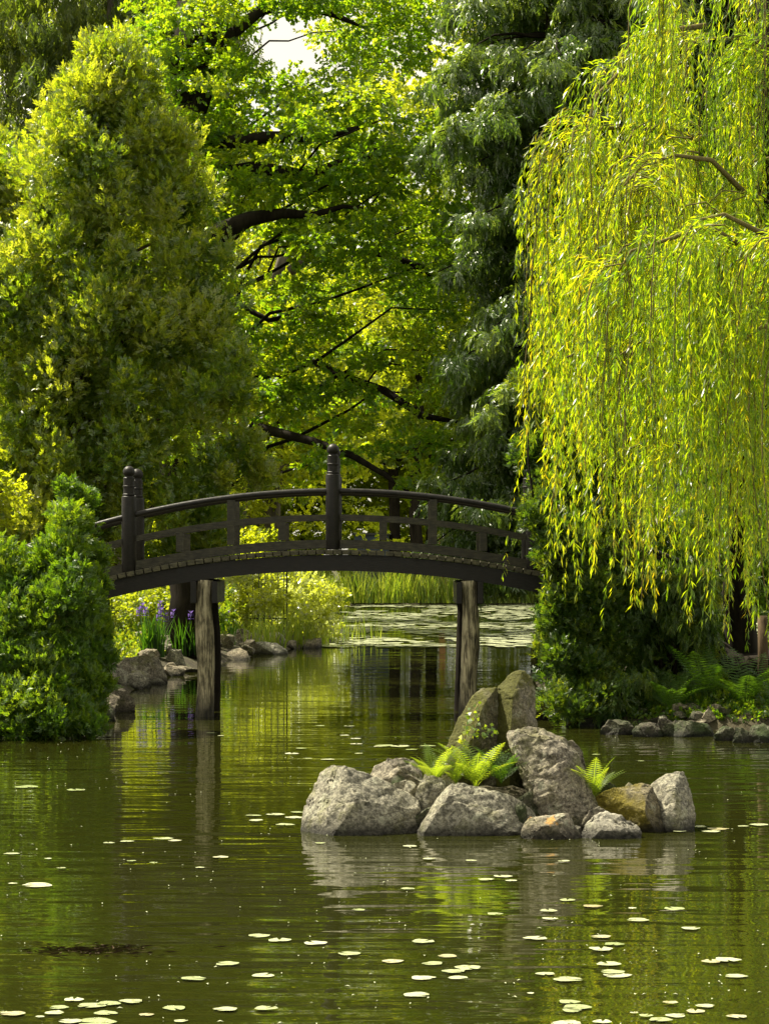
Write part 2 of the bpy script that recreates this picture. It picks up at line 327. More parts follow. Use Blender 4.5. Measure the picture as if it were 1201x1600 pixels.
def T_droop(seed, n=6):
    "pendulous spray of thin leaflets"
    r = random.Random(seed); q = []
    for i in range(n):
        t = i / n; y = t * .75
        for s in (-1, 1):
            q.append(kite(.34 * r.uniform(.7, 1.2), .10, .1, .25, (0, y, -.35 * t * t), s * R(30 + r.uniform(-12, 12)), -.5 * t, R(r.uniform(-40, 40))))
    q.append(kite(.4, .10, .1, .2, (0, .7, -.3), 0, -.7, 0))
    return np.array(q)
BROAD = [T_broad(i) for i in range(5)]
BROAD12 = [T_broad(40 + i, 12, .30, .20) for i in range(5)]
FAN = [T_fan(i) for i in range(4)]
DROOP = [T_droop(i) for i in range(4)]
def unit(v): return v / np.maximum(np.linalg.norm(v, axis=-1, keepdims=True), 1e-9)
def inst(tmpls, pos, d, nrm, s, tint, tj=.25):
    "put leaf templates at pos, growing along d, facing nrm"
    y = unit(d); x = unit(np.cross(y, nrm)); z = np.cross(x, y)
    B = np.stack([x, y, z], 1)                       # rows are the local axes
    out, tt = [], []; k = rng.integers(0, len(tmpls), len(pos))
    for i, T in enumerate(tmpls):
        m = k == i
        if not m.any(): continue
        q = len(T); v = np.einsum('tc,ncd->ntd', T.reshape(-1, 3), B[m]) * s[m][:, None, None] + pos[m][:, None, :]
        out.append(v.reshape(-1, 4, 3)); tt.append(np.clip(np.repeat(tint[m], q) + rng.normal(0, tj, m.sum() * q), 0, 1))
    return np.concatenate(out), np.concatenate(tt)
def clump_sprays(cs, rs, n, mode='broad', size=.3, sj=.3, outer=.5, seed_tint=None):
    "cs centres (k,3), rs radii (k,3); n sprays in each"
    k = len(cs); tot = k * n
    u = unit(rng.normal(size=(tot, 3))); rad = rng.random(tot) ** outer
    ci = np.repeat(np.arange(k), n); pos = cs[ci] + u * rad[:, None] * rs[ci]
    up = np.array([0, 0, 1.]); j = rng.normal(size=(tot, 3))
    hor = u.copy(); hor[:, 2] = 0
    if mode == 'broad': d = unit(u * [1, 1, .5]) + .45 * j; nr = up + .55 * rng.normal(size=(tot, 3))
    elif mode == 'fan': d = unit(u) * .7 + up * .55 + .35 * j; nr = unit(rng.normal(size=(tot, 3)) * [1, 1, .6]) + .5 * u
    elif mode == 'droop': d = unit(hor) * .75 - up * .75 + .3 * j; nr = unit(hor) * .5 + up * .6 + .45 * rng.normal(size=(tot, 3))
    elif mode == 'hang': d = unit(hor) * .2 - up + .2 * j; nr = unit(hor) + .6 * rng.normal(size=(tot, 3))
    s = size * (1 + sj * rng.uniform(-1, 1, tot))
    ct = rng.random(k) if seed_tint is None else seed_tint
    tint = ct[ci] * .55 + rng.random(tot) * .4
    T = {'broad': BROAD, 'fan': FAN, 'droop': DROOP, 'hang': DROOP}[mode]
    return inst(T, pos, d, nr, s, tint, .12)
def leafobj(name, parts, mat, parent, off, tag=None):
    V = np.concatenate([p[0] for p in parts]); t = np.concatenate([p[1] for p in parts])
    return link(name, qmesh(name, V, t, False, off), M[mat] if isinstance(mat, str) else mat, parent)
def branch(mb, a, b, r0, r1, sag=.0, n=6, wob=.12, seg=7):
    a = np.asarray(a, float); b = np.asarray(b, float); L = np.linalg.norm(b - a); pts = []
    w = rng.normal(size=(n, 3)) * wob * L / n
    for i in range(n):
        t = i / (n - 1); p = a + (b - a) * t + np.array([0, 0, 1]) * (math.sin(math.pi * t) * sag * L)
        if 0 < i < n - 1: p = p + w[i]
        pts.append(p)
    mb.tube(pts, [r0 + (r1 - r0) * (i / (n - 1)) ** .8 for i in range(n)], seg, True, .2); return pts

# ---------------------------------------------------------------- land, water, sky
def seg_dist(px, py, a, b):
    ax, ay = a; bx, by = b; dx, dy = bx - ax, by - ay
    t = np.clip(((px - ax) * dx + (py - ay) * dy) / (dx * dx + dy * dy), 0, 1)
    return np.hypot(px - ax - t * dx, py - ay - t * dy)
def poly_sdf(px, py, poly):
    d = np.full(px.shape, 1e9); ins = np.zeros(px.shape, bool); n = len(poly)
    for i in range(n):
        a, b = poly[i], poly[(i + 1) % n]; d = np.minimum(d, seg_dist(px, py, a, b))
        c = ((a[1] > py) != (b[1] > py)); xx = (b[0] - a[0]) * (py - a[1]) / (b[1] - a[1] + 1e-12) + a[0]
        ins ^= c & (px < xx)
    return np.where(ins, d, -d)
LEFT = [(-60, 30), (-9, 32), (-5.6, 35.6), (-4.9, 38.2), (-4.75, 44), (-4.6, 52), (-3.9, 58), (-3.0, 66), (-1.9, 69), (-1.45, 72), (-2.0, 78), (-3.6, 92), (-5, 112), (-6, 121), (-60, 121)]
RIGHT = [(2.95, 38.2), (4.2, 37.2), (6, 36.8), (9, 36), (30, 33.5), (60, 33), (60, 60), (30, 60), (9, 59), (4.0, 59), (2.95, 53), (2.9, 47)]
FAR = [(-400, 121), (-6, 121), (0, 122.5), (10, 122), (20, 120), (45, 100), (80, 60), (400, 40), (400, 500), (-400, 500)]
NEAR = [(-400, -60), (400, -60), (400, 4), (-400, 4)]
def land_h(px, py):
    h = np.full(px.shape, -.9)
    for poly, k in ((LEFT, 1.25), (RIGHT, .75), (FAR, .8), (NEAR, .9)):
        d = poly_sdf(px, py, poly)
        hh = np.where(d < 0, np.maximum(-.9, d * .55 - .02), np.minimum(.28 * np.sqrt(np.maximum(d, 0)) + .02, k) + np.clip(d - 6, 0, 60) * .012)
        h = np.maximum(h, hh)
    return h + .05 * np.sin(px * 1.3 + py * .7) * np.sin(py * 1.1 - px * .4) * (h > .1)
def H(x, y): return float(land_h(np.array([float(x)]), np.array([float(y)]))[0])
gx = np.concatenate([np.linspace(-400, -24, 16, False), np.arange(-24, 24, .4), np.linspace(24, 400, 17)])
gy = np.concatenate([np.linspace(-60, 28, 14, False), np.arange(28, 82, .4), np.linspace(82, 134, 40, False), np.linspace(134, 500, 16)])
X, Y = np.meshgrid(gx, gy); Z = land_h(X, Y); nx, ny = len(gx), len(gy)
me = bpy.data.meshes.new('ground')
idx = np.arange(nx * ny).reshape(ny, nx)
fs = np.stack([idx[:-1, :-1], idx[:-1, 1:], idx[1:, 1:], idx[1:, :-1]], -1).reshape(-1, 4)
me.from_pydata(np.stack([X, Y, Z], -1).reshape(-1, 3).tolist(), [], fs.tolist())
me.polygons.foreach_set('use_smooth', [True] * len(me.polygons))
props(link('ground', me, M['soil']), kind='structure')
me = bpy.data.meshes.new('water'); me.from_pydata([(-400, -60, 0), (400, -60, 0), (400, 500, 0), (-400, 500, 0)], [], [(0, 1, 2, 3)])
props(link('water', me, M['water']), kind='structure')

SUN = Vector((-.48, .25, .84)).normalized()
w = bpy.data.worlds.new('World'); sc.world = w; w.use_nodes = True; nt = w.node_tree; L = nt.links.new
bg = nt.nodes['Background']; sky = nt.nodes.new('ShaderNodeTexSky'); sky.sky_type = 'NISHITA'; sky.sun_disc = False
sky.sun_elevation = math.asin(SUN.z); sky.sun_rotation = math.atan2(SUN.x, SUN.y); sky.dust_density = 2.0
tc = nt.nodes.new('ShaderNodeTexCoord'); mp = nt.nodes.new('ShaderNodeMapping'); mp.inputs['Scale'].default_value = (1, 1, 2.5); L(tc.outputs['Generated'], mp.inputs[0])
cn = noise_n(nt, 2.2, 6, .6, mp.outputs[0], .3); cr = ramp(nt, [(.32, (0, 0, 0)), (.52, (1, 1, 1))]); L(cn.outputs[0], cr.inputs[0])
mx = nt.nodes.new('ShaderNodeMix'); mx.data_type = 'RGBA'; L(cr.outputs[0], mx.inputs[0]); L(sky.outputs[0], mx.inputs[6]); mx.inputs[7].default_value = (6.6, 6.2, 5.0, 1)
L(mx.outputs[2], bg.inputs[0]); bg.inputs[1].default_value = .08
sd = bpy.data.lights.new('sun', 'SUN'); sd.energy = 5.0; sd.angle = R(.55); sd.color = (1, .92, .72)
so = bpy.data.objects.new('sun', sd); C.objects.link(so); so.rotation_euler = SUN.to_track_quat('Z', 'Y').to_euler(); so.location = (-20, 20, 40)
cd = bpy.data.cameras.new('camera'); cam = bpy.data.objects.new('camera', cd); C.objects.link(cam); sc.camera = cam
cam.location = (0, 0, CAMH); cam.rotation_euler = (R(90), 0, 0); cd.lens = 90; cd.sensor_width = 36; cd.shift_y = .0375; cd.clip_end = 2000
sc.view_settings.view_transform = 'Standard'; sc.view_settings.look = 'None'; sc.view_settings.exposure = 1.2
sc.cycles.max_bounces = 7; sc.cycles.diffuse_bounces = 3; sc.cycles.glossy_bounces = 3; sc.cycles.transmission_bounces = 3

# ---------------------------------------------------------------- bridge
AX = -.78
def arc(z0, k): return lambda x: z0 - k * (x - AX) ** 2
zb = arc(2.53, .0335)                       # top of the beams
hand = arc(2.60 + .93, .038); mid = arc(2.60 + .52, .0345); low = arc(2.60 + .10, .0345)
YN, YF = 40.0, 41.42
br = thing('footbridge', (AX, 40.7, 0), 'dark painted arched wooden footbridge with round ball topped posts over the pond', 'bridge')
BO = (AX, 40.7, 0)
x0, x1 = -5.9, 4.3
def sweep(mb, zf, y0, y1, za, zc, xa, xb, n=60):
    vs, fs = [], []
    for i in range(n + 1):
        x = xa + (xb - xa) * i / n; z = zf(x); vs += [(x, y0, z + za), (x, y1, z + za), (x, y1, z + zc), (x, y0, z + zc)]
    for i in range(n):
        a = i * 4; b = a + 4
        for k in range(4): k2 = (k + 1) % 4; fs.append((a + k, b + k, b + k2, a + k2))
    e = n * 4; fs += [(0, 1, 2, 3), (e + 3, e + 2, e + 1, e)]
    mb.add(vs, fs)
for y in (YN, YF - .02):
    b = MB(); sweep(b, zb, y, y + .14, -.25, 0, x0, x1); b.build('beam', M['paint'], br, BO)
deck = MB(); x = x0; i = 0
while x < x1:
    sl = -2 * .0335 * (x + .06 - AX); z = zb(x + .06) + .043
    deck.box((x + .06, (YN + YF) / 2 + .06 + random.uniform(-.012, .012), z + random.uniform(-.003, .003)), (.118, YF - YN + .24, .075), Matrix.Rotation(-math.atan(sl), 3, 'Y'), .008)
    x += .1345; i += 1
deck.build('deck', M['plank'], br, BO)
newels = (-7.2 + .02, -4.0, -.805, 2.33, 5.5)
for ry, far in ((YN + .13, 0), (YF + .06, 1)):
    for zf, th, nm, dia in ((hand, 0, 'handrail', .046), (mid, .085, 'middle_rail', 0), (low, .135, 'bottom_rail', 0)):
        for a, c in zip(newels[:-1], newels[1:]):
            a2, c2 = max(a, -6.6), min(c, 4.6)
            b = MB()
            if dia:
                b.tube([(a2 + (c2 - a2) * t / 24, ry, zf(a2 + (c2 - a2) * t / 24)) for t in range(25)], dia, 14)
            else: sweep(b, zf, ry - .04, ry + .04, -th / 2, th / 2, a2, c2, 24)
            b.build(nm, M['rail'] if th else M['paint'], br, BO)
    for a, c in zip(newels[:-1], newels[1:]):
        for t, tall in ((.25, 0), (.5, 1), (.75, 0)):
            x = a + (c - a) * t
            if x < -6.4 or x > 4.4: continue
            z0 = low(x) + .076; z1 = (hand(x) - .04) if tall else mid(x) - .051
            b = MB()
            if tall:
                b.box((x, ry, (z0 + z1) / 2), (.12, .082, z1 - z0), None, .006)
            else: b.box((x, ry, (z0 + z1) / 2), (.12, .066, z1 - z0), None, .006)
            b.build('baluster', M['rail'], br, BO)
    for x in newels[1:4]:
        zt = zb(x) + .083; top = zt + 1.21 - .02; b = MB()
        b.lathe([(.112, -.0), (.116, .01), (.116, 1.155), (.112, 1.175), (.098, 1.185), (.09, 1.19)], (x, ry, zt), 28)
        nw = b.build('newel_post', M['paint'], br, BO, 40)
        f = MB(); s = .092
        f.lathe([(.085, 1.19), (.098, 1.195), (.100, 1.215), (.088, 1.225), (.088, 1.32), (.098, 1.326), (.099, 1.345), (.088, 1.352), (.088, 1.43), (.09, 1.47), (.083, 1.478), (.07, 1.485)] +
                [(.095 * math.sin(a), 1.565 - .095 * math.cos(a)) for a in [R(d) for d in (45, 60, 75, 90, 105, 120, 135, 150, 162, 172, 179)]], (x, ry, zt), 28)
        fo = f.build('finial', M['paint'], nw, BO, 30)
for (lx, top) in ((-2.81, -.02), (1.33, 0)):
    for k, (ly, r) in enumerate(((40.06, .14), (41.46, .13))):
        b = MB(); n = 26; zt = zb(lx) - .255
        jj = -.05 if (k and lx > 0) else (.02 if k else 0)
        b.tube([(lx + jj + .02 * math.sin(i * .35 + lx) - .0 * i, ly + .05, -.8 + (zt + .8) * i / (n - 1)) for i in range(n)], [r * (1 + .06 * math.sin(i * .6 + lx * 3) - .008 * i / 3) for i in range(n)], 26, True, .14)
        b.build('log_pile', M['log'] if not k else M['bark_dark'], br, BO)  # rear piles take dark bark, painting in the shade under the deck
    for s in (-1, 1):
        b = MB(); b.box((lx + s * .165, 40.8, zb(lx) - .255 - .19), (.09, 1.86, .34), None, .01); b.build('cross_tie', M['paint'], br, BO)
for ax_ in (-4.55, 3.5):
    b = MB()
    for yy in (40.06, 41.4): b.tube([(ax_, yy + .05, -.3), (ax_, yy + .05, zb(ax_) - .255)], [.12, .11], 14, True, .1)
    b.box((ax_, 40.75, zb(ax_) - .30), (.16, 1.5, .085)); b.build('abutment', M['bark_dark'], br, BO)

# ---------------------------------------------------------------- rocks
def rockmesh(pts, seed=0, cut=.05, amp=.02, rough=1.0, smooth=0):
    bm = bmesh.new(); vs = [bm.verts.new([float(c) for c in p]) for p in pts]
    r = bmesh.ops.convex_hull(bm, input=vs, use_existing_faces=False)
    bmesh.ops.delete(bm, geom=list({g for g in r['geom_interior'] + r['geom_unused'] if isinstance(g, bmesh.types.BMVert)}), context='VERTS')
    rr_ = random.Random(seed * 11 + 5); co = np.array([v.co[:] for v in bm.verts]); ext = co.max(0) - co.min(0)
    for q in range(0 if smooth else 6):
        nv = Vector((rr_.uniform(-1, 1), rr_.uniform(-1.2, .1), rr_.uniform(-.1, 1))).normalized()
        sup = max(v.co.dot(nv) for v in bm.verts); dp = rr_.uniform(.02, .055) * sum(abs(nv[i]) * ext[i] for i in range(3))
        g = bmesh.ops.bisect_plane(bm, geom=bm.verts[:] + bm.edges[:] + bm.faces[:], plane_co=nv * (sup - dp), plane_no=nv, clear_outer=True)
        ed_ = [e for e in g['geom_cut'] if isinstance(e, bmesh.types.BMEdge)]
        if ed_: bmesh.ops.contextual_create(bm, geom=ed_)
    bmesh.ops.bevel(bm, geom=bm.edges[:], offset=cut * .35, segments=1, affect='EDGES', clamp_overlap=True)
    bmesh.ops.triangulate(bm, faces=bm.faces[:])
    for it in range(7):
        ed = [e for e in bm.edges if e.calc_length() > cut]
        if not ed: break
        bmesh.ops.subdivide_edges(bm, edges=ed, cuts=1)
        bmesh.ops.triangulate(bm, faces=[f for f in bm.faces if len(f.verts) > 3])
    for _ in range(4 * smooth): bmesh.ops.smooth_vert(bm, verts=bm.verts, factor=.5, use_axis_x=True, use_axis_y=True, use_axis_z=True)
    bm.normal_update(); o = Vector((seed * 7.3, seed * 3.1, seed * 1.7)); new = []
    for v in bm.verts:
        p = v.co * 1.0 + o
        h = noise.noise(p * 2.1) * 1.1 + noise.noise(p * 5.3) * 1.0 + noise.noise(p * 13) * 1.1
        st = noise.noise(Vector((p.x * 2 + p.z * 3.0, p.y * 2, p.z * 9 - p.x * 3)))     # strata ledges
        h += -1.0 * max(0, abs(st) * -8 + 1.0) * rough
        h += .7 * noise.noise(p * 28)
        new.append(v.co + v.normal * h * amp * .7)
    for v, c in zip(bm.verts, new): v.co = c
    bm.normal_update()
    return bm
def rock(sil, Yb, mat, label, thick=.5, fronts=(), seed=0, cut=.035, amp=.016, name='rock', group=None, smooth=0, backscale=.75, floor=-.12, rough=1.0, cat='rock'):
    "sil: silhouette pixels with optional depth offset; fronts: nearer ridge points"
    pts = []
    k_ = 1.055; mx_ = sum(s[0] for s in sil) / len(sil); my_ = max(s[1] for s in sil); sil = [(mx_ + (s[0] - mx_) * k_, my_ + (s[1] - my_) * k_) + tuple(s[2:]) for s in sil]
    cx = sum(s[0] for s in sil) / len(sil); cy = sum(s[1] for s in sil) / len(sil)
    for s in sil:
        d = s[2] if len(s) > 2 else thick * .35
        pts.append(P(s[0], s[1], Yb + d))
        pts.append(P(cx + (s[0] - cx) * backscale, cy + (s[1] - cy) * backscale, Yb + thick))
    for s in fronts: pts.append(P(s[0], s[1], Yb + s[2]))
    lowest = sorted(pts, key=lambda p: p[2])[:max(3, len(pts) // 3)]
    for p in lowest: pts.append(np.array([p[0], p[1], floor]))
    bm = rockmesh(pts, seed, cut, amp, rough, smooth)
    base = np.mean(np.array(pts), 0); base[2] = 0
    bmesh.ops.translate(bm, vec=[-float(c) for c in base], verts=bm.verts)
    me = bpy.data.meshes.new(name); bm.to_mesh(me); bm.free()
    if smooth: me.polygons.foreach_set('use_smooth', [True] * len(me.polygons))
    else:
        me.polygons.foreach_set('use_smooth', [True] * len(me.polygons)); me.set_sharp_from_angle(angle=R(28))
    o = link(name, me, M[mat], None, [float(c) for c in base]); return props(o, label, cat, group)
YI = 23.35
rock([(475, 1302, .42), (478, 1262, .46), (502, 1203, .5), (515, 1197, .45), (548, 1203, .2), (578, 1214, .2), (615, 1232, .25), (650, 1252, .3), (656, 1285, .28), (640, 1306, .2)], YI, 'rock',
     'big wedge shaped grey rock with a flat face, leftmost of the islet', .95, [(543, 1214, .06), (535, 1255, 0), (508, 1307, -.04), (600, 1303, .06)], 1)
rock([(648, 1306, .1), (655, 1290, .1), (690, 1240, .18), (708, 1228, .2), (724, 1228, .2), (790, 1243, .22), (838, 1268, .22), (842, 1290, .2), (815, 1308, .1)], YI - .02, 'rock',
     'low broad grey rock with a pale ridge on its left, front centre of the islet', .7, [(700, 1244, .05), (660, 1304, -.04), (790, 1302, -.02)], 2)
rock([(790, 1150, .35), (801, 1143, .4), (836, 1143, .4), (878, 1160, .4), (902, 1185, .4), (912, 1225, .35), (931, 1265, .3), (926, 1286, .2), (905, 1293, .1), (878, 1280, .1), (850, 1268, .15), (830, 1240, .2), (815, 1215, .25), (806, 1180, .3)], YI + .25, 'rock2',
     'largest craggy boulder on the islet, leaning above the small orange stained stone', .95, [(868, 1165, .12), (885, 1240, .02), (835, 1165, .16), (836, 1225, .06)], 3, amp=.022)
rock([(813, 1306, .1), (818, 1288, .12), (828, 1277, .2), (872, 1283, .2), (886, 1272, .15), (905, 1302, .1), (906, 1316, .05), (816, 1316, .02)], YI - .35, 'rockorange',
     'small angular stone with orange stain on top, front of the islet', .4, [(850, 1292, 0)], 4, .025, .01)
rock([(906, 1306, .1), (912, 1290, .1), (926, 1276, .15), (945, 1270, .2), (982, 1281, .2), (1000, 1298, .1), (1000, 1311, .05), (908, 1312, .05)], YI - .3, 'rockpale',
     'small pale crumpled stone, right of the orange stained stone', .4, [(950, 1290, 0)], 5, .02, .02, rough=2)
rock([(925, 1250, .3), (940, 1238, .35), (1000, 1226, .35), (1016, 1232, .3), (1028, 1262, .25), (1032, 1298, .2), (960, 1296, .2)], YI + .15, 'rockyellow',
     'rock covered in yellow moss beside the rightmost grey rock', .7, [(1000, 1262, .0)], 6)
rock([(1012, 1234, .35), (1038, 1214, .4), (1068, 1208, .4), (1071, 1232, .35), (1083, 1268, .3), (1081, 1290, .25), (1036, 1297, .1)], YI + .25, 'rock',
     'pointed light grey rock, rightmost of the islet', .7, [(1045, 1245, .05), (1060, 1280, .05)], 7)
rock([(764, 1210, .3), (768, 1165, .3), (774, 1110, .3), (778, 1082, .3), (798, 1060, .3), (815, 1055, .3), (829, 1067, .3), (834, 1105, .3), (837, 1160, .3), (838, 1230, .3)], YI + .95, 'rockmoss',
     'tall upright rounded stone, the highest of the islet, mossy on its left', .6, [(800, 1090, .05), (795, 1180, 0), (825, 1120, .12)], 8, amp=.014, smooth=1)
rock([(690, 1215, .3), (700, 1170, .3), (715, 1130, .3), (738, 1092, .3), (752, 1080, .3), (776, 1079, .3), (778, 1130, .3), (778, 1220, .3)], YI + .9, 'rockmoss',
     'slanted mossy stone leaning left against the tall upright stone', .5, [(755, 1100, .1), (735, 1160, 0)], 9, amp=.014, smooth=1)
rock([(572, 1225), (585, 1200), (606, 1187), (640, 1187), (655, 1196), (664, 1225), (640, 1245)], YI + .75, 'rock2', 'rounded grey rock behind the wedge shaped rock, left of the ferns', .55, [(615, 1200, .05)], 10, rough=2)
rock([(648, 1245), (655, 1222), (672, 1213), (692, 1220), (697, 1245), (690, 1272), (655, 1272)], YI + .28, 'rock', 'small blocky stone below the left fern, behind the front centre rock', .35, [(675, 1230, .0)], 11, .025, .012)
rock([(636, 1300), (642, 1282), (670, 1262), (700, 1250), (700, 1300)], YI + .12, 'rockdark', 'dark low stone wedged between the wedge shaped rock and the front centre rock', .4, [], 12)
rock([(606, 1240), (615, 1225), (632, 1220), (650, 1228), (652, 1250), (612, 1250)], YI + .55, 'rock', 'small rubble stone behind the crest of the wedge shaped rock', .25, [], 13, .022, .01)
rock([(870, 1190), (872, 1165), (892, 1160), (908, 1175), (915, 1205), (912, 1230)], YI + .75, 'rock2', 'grey rock half hidden behind the right shoulder of the craggy boulder', .4, [], 14)
rock([(905, 1290), (920, 1268), (935, 1262), (958, 1276), (968, 1292)], YI + .05, 'rock2', 'flat grey stone behind the pale crumpled stone', .4, [], 15, .03, .01)
rock([(935, 1240), (945, 1220), (960, 1228), (972, 1245)], YI + .8, 'rockdark', 'small dark stone behind the right fern', .3, [], 16, .03, .01)
rock([(795, 1262), (805, 1245), (830, 1235), (845, 1250), (848, 1270)], YI + .3, 'rockdark', 'small brown stone in the shade left of the craggy boulder', .3, [], 17, .025, .01)
for i, (x, y, w_, dY, lb) in enumerate([(640, 1228, 22, .5, 'round pebble sized stone left of the fern group'), (700, 1222, 20, .45, 'small stone under the left fern'), (812, 1262, 22, .1, 'small stone tucked under the craggy boulder'),
        (668, 1215, 16, .62, 'tiny grey stone behind the small blocky stone'), (985, 1232, 22, .7, 'small stone behind the yellow moss rock'), (622, 1222, 26, .7, 'stone chip on the crest of the wedge shaped rock'), (900, 1296, 16, -.1, 'tiny stone between the craggy boulder and the pale crumpled stone')]):
    rock([(x - w_ * .5, y + w_ * .4, .1), (x - w_ * .4, y - w_ * .2, .1), (x - w_ * .1, y - w_ * .42, .12), (x + w_ * .35, y - w_ * .3, .1), (x + w_ * .5, y + w_ * .4, .1)], YI + dY, ('rock', 'rock2', 'rockdark')[i % 3], lb, .18, [(x, y, 0)], 40 + i, .02, .006)
mb = MB(); vs, fs = [], []; n = 26
for j in range(14):
    for i in range(n):
        a = 2 * math.pi * i / n; r = j / 13
        px, py = .95 + 1.15 * r * math.cos(a), YI + .75 + .55 * r * math.sin(a)
        vs.append((px, py, .42 * (1 - r ** 2) + .04 * noise.noise(Vector((px * 5, py * 5, 0))) - .03))
for j in range(13):
    for i in range(n): i2 = (i + 1) % n; fs.append((j * n + i, j * n + i2, (j + 1) * n + i2, (j + 1) * n + i))
mb.add(vs, fs, True); props(mb.build('islet_soil', M['soil']), kind='structure')

def bank_rock(x0, x1, y0, y1, mat, label, group=None, seed=0, tilt=0, thick=None, cut=.05, lift=0):
    "angular stone filling the pixel box x0..x1, y0..y1; y1 is the foot"
    Yb = W(y1, lift); r = random.Random(seed); w_, h_ = x1 - x0, y1 - y0
    th = thick or (w_ * Yb / F) * .8
    sil = []
    for fx, fy in ((0, 1), (.0, .55), (.18, .1), (.5, 0), (.8, .15), (1, .6), (1, 1)):
        sil.append((x0 + w_ * min(1, max(0, fx + r.uniform(-.06, .06))) + tilt * (1 - fy) * w_, y0 + h_ * min(1, max(0, fy + r.uniform(-.1, .12))), th * r.uniform(.2, .5)))
    fr = [(x0 + w_ * r.uniform(.25, .6), y0 + h_ * r.uniform(.2, .45), th * .1), (x0 + w_ * r.uniform(.3, .7), y1, 0)]
    return rock(sil, Yb, mat, label, th, fr, seed, cut, .02, 'rock', group, 0, .75, lift - .2)
for a in [(148, 180, 1008, 1053, 'rockbank', 'upright brown block stone beside the left bush, at the pond edge'),
          (188, 258, 1030, 1068, 'rock2', 'large pyramid shaped brown rock at the water edge left of the left bridge pile'),
          (202, 247, 992, 1030, 'rockbank', 'tilted brown slab just in front of the iris clump'),
          (262, 287, 1019, 1048, 'rockpale', 'pale layered stone at the water edge, nearest left of the bridge pile'),
          (163, 207, 1082, 1113, 'rockbank', 'reddish low rock at the water, lowest on the left bank'),
          (172, 206, 1028, 1044, 'rockbank', 'flat stone between the block stone and the pyramid shaped rock'),
          (222, 262, 1012, 1032, 'rock2', 'low flat stone under the tilted slab'),
          (278, 304, 1000, 1024, 'rockdark', 'dark stone behind the bridge pile under the second iris clump'),
          (146, 176, 1105, 1128, 'rockdark', 'small dark stone at the foot of the left bush'),
          (350, 381, 972, 992, 'rock', 'grey slanted stone, highest of the pile right of the left bridge pile'),
          (364, 393, 986, 1018, 'rockbank', 'tilted dark block in the middle of the stone pile by the marsh grass'),
          (385, 416, 992, 1017, 'rock', 'squared grey block at the right of the stone pile'),
          (350, 372, 998, 1020, 'rock2', 'rounded stone at the left foot of the stone pile'),
          (396, 446, 1009, 1023, 'rockpale', 'long flat pale slab lying at the water in front of the stone pile'),
          (232, 262, 985, 1004, 'rock2', 'stone high on the left bank at the foot of the first iris clump'),
          (180, 206, 1000, 1022, 'rockbank', 'leaning stone above the flat stone on the left bank'),
          (255, 283, 1002, 1020, 'rockbank', 'dark angular stone above the pale layered stone'),
          (204, 232, 1052, 1074, 'rock', 'grey stone in the water before the pyramid shaped rock'),
          (148, 170, 1050, 1075, 'rock2', 'brown stone below the upright block stone'),
          (330, 352, 990, 1010, 'rockbank', 'stone just right of the left bridge pile'),
          (414, 443, 1002, 1010, 'rockpale', 'small thin slab behind the long flat slab')]:
    bank_rock(a[0] - 3, a[1] + 3, a[2] - 5, a[3], a[4], a[5], 'stones along the left bank', seed=int(a[0] + a[2]), cut=.06)
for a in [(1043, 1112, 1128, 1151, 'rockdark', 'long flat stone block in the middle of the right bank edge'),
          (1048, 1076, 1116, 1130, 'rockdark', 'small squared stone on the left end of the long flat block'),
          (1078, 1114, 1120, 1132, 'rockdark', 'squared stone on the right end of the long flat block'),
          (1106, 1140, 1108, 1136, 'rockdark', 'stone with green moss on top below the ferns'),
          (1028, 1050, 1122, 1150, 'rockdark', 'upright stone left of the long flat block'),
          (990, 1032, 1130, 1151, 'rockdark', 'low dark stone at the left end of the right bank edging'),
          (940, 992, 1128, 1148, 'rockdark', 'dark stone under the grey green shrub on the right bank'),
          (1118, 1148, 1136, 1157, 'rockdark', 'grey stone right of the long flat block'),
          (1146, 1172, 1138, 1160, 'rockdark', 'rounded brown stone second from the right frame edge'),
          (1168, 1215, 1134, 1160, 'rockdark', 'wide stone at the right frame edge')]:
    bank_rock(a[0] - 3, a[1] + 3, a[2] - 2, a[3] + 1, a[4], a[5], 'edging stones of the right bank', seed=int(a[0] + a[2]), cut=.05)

def rubble(line, cnt, mats, label, group, smin, smax, inland, seed, cat='rock'):
    r = random.Random(seed); L2 = [Vector(p) for p in line]
    for q in range(cnt):
        k = r.random() * (len(L2) - 1.001); i = int(k); p = L2[i].lerp(L2[i + 1], k - i); d = (L2[i + 1] - L2[i]).normalized(); nrm = Vector((-d.y, d.x)); t_ = r.random() ** 1.3 * inland - .15
        x_, y_ = p.x + nrm.x * t_, p.y + nrm.y * t_; sz = r.uniform(smin, smax); z_ = max(H(x_, y_), -.1)
        ax = [r.uniform(.7, 1.2) * sz, r.uniform(.6, 1.0) * sz, r.uniform(.4, .8) * sz]; pts = []
        for _ in range(15):
            v = Vector((r.gauss(0, 1), r.gauss(0, 1), r.gauss(0, 1))).normalized(); m_ = max(abs(v.x), abs(v.y), abs(v.z)); v = v / (m_ ** .6)
            pts.append((v.x * ax[0] * .5, v.y * ax[1] * .5, v.z * ax[2] * .55))
        bm = rockmesh(pts, seed * 10 + q, .07, .012, 1.0, 0); me = bpy.data.meshes.new('rock'); bm.to_mesh(me); bm.free()
        me.polygons.foreach_set('use_smooth', [True] * len(me.polygons)); me.set_sharp_from_angle(angle=R(28))
        o = link('rock', me, M[r.choice(mats)]); o.location = (x_, y_, z_ + ax[2] * .22); o.rotation_euler = (0, 0, r.uniform(0, 6.28)); props(o, label, cat, group)
rubble([(-4.9, 38.2), (-4.75, 44), (-4.6, 52), (-3.9, 58), (-3.0, 66), (-1.9, 69)], 46, ['rockbank', 'rock2', 'rockbank', 'rock'], 'rubble stone tumbled along the left bank between the larger rocks', 'rubble stones of the left bank', .3, .75, 1.3, 3)
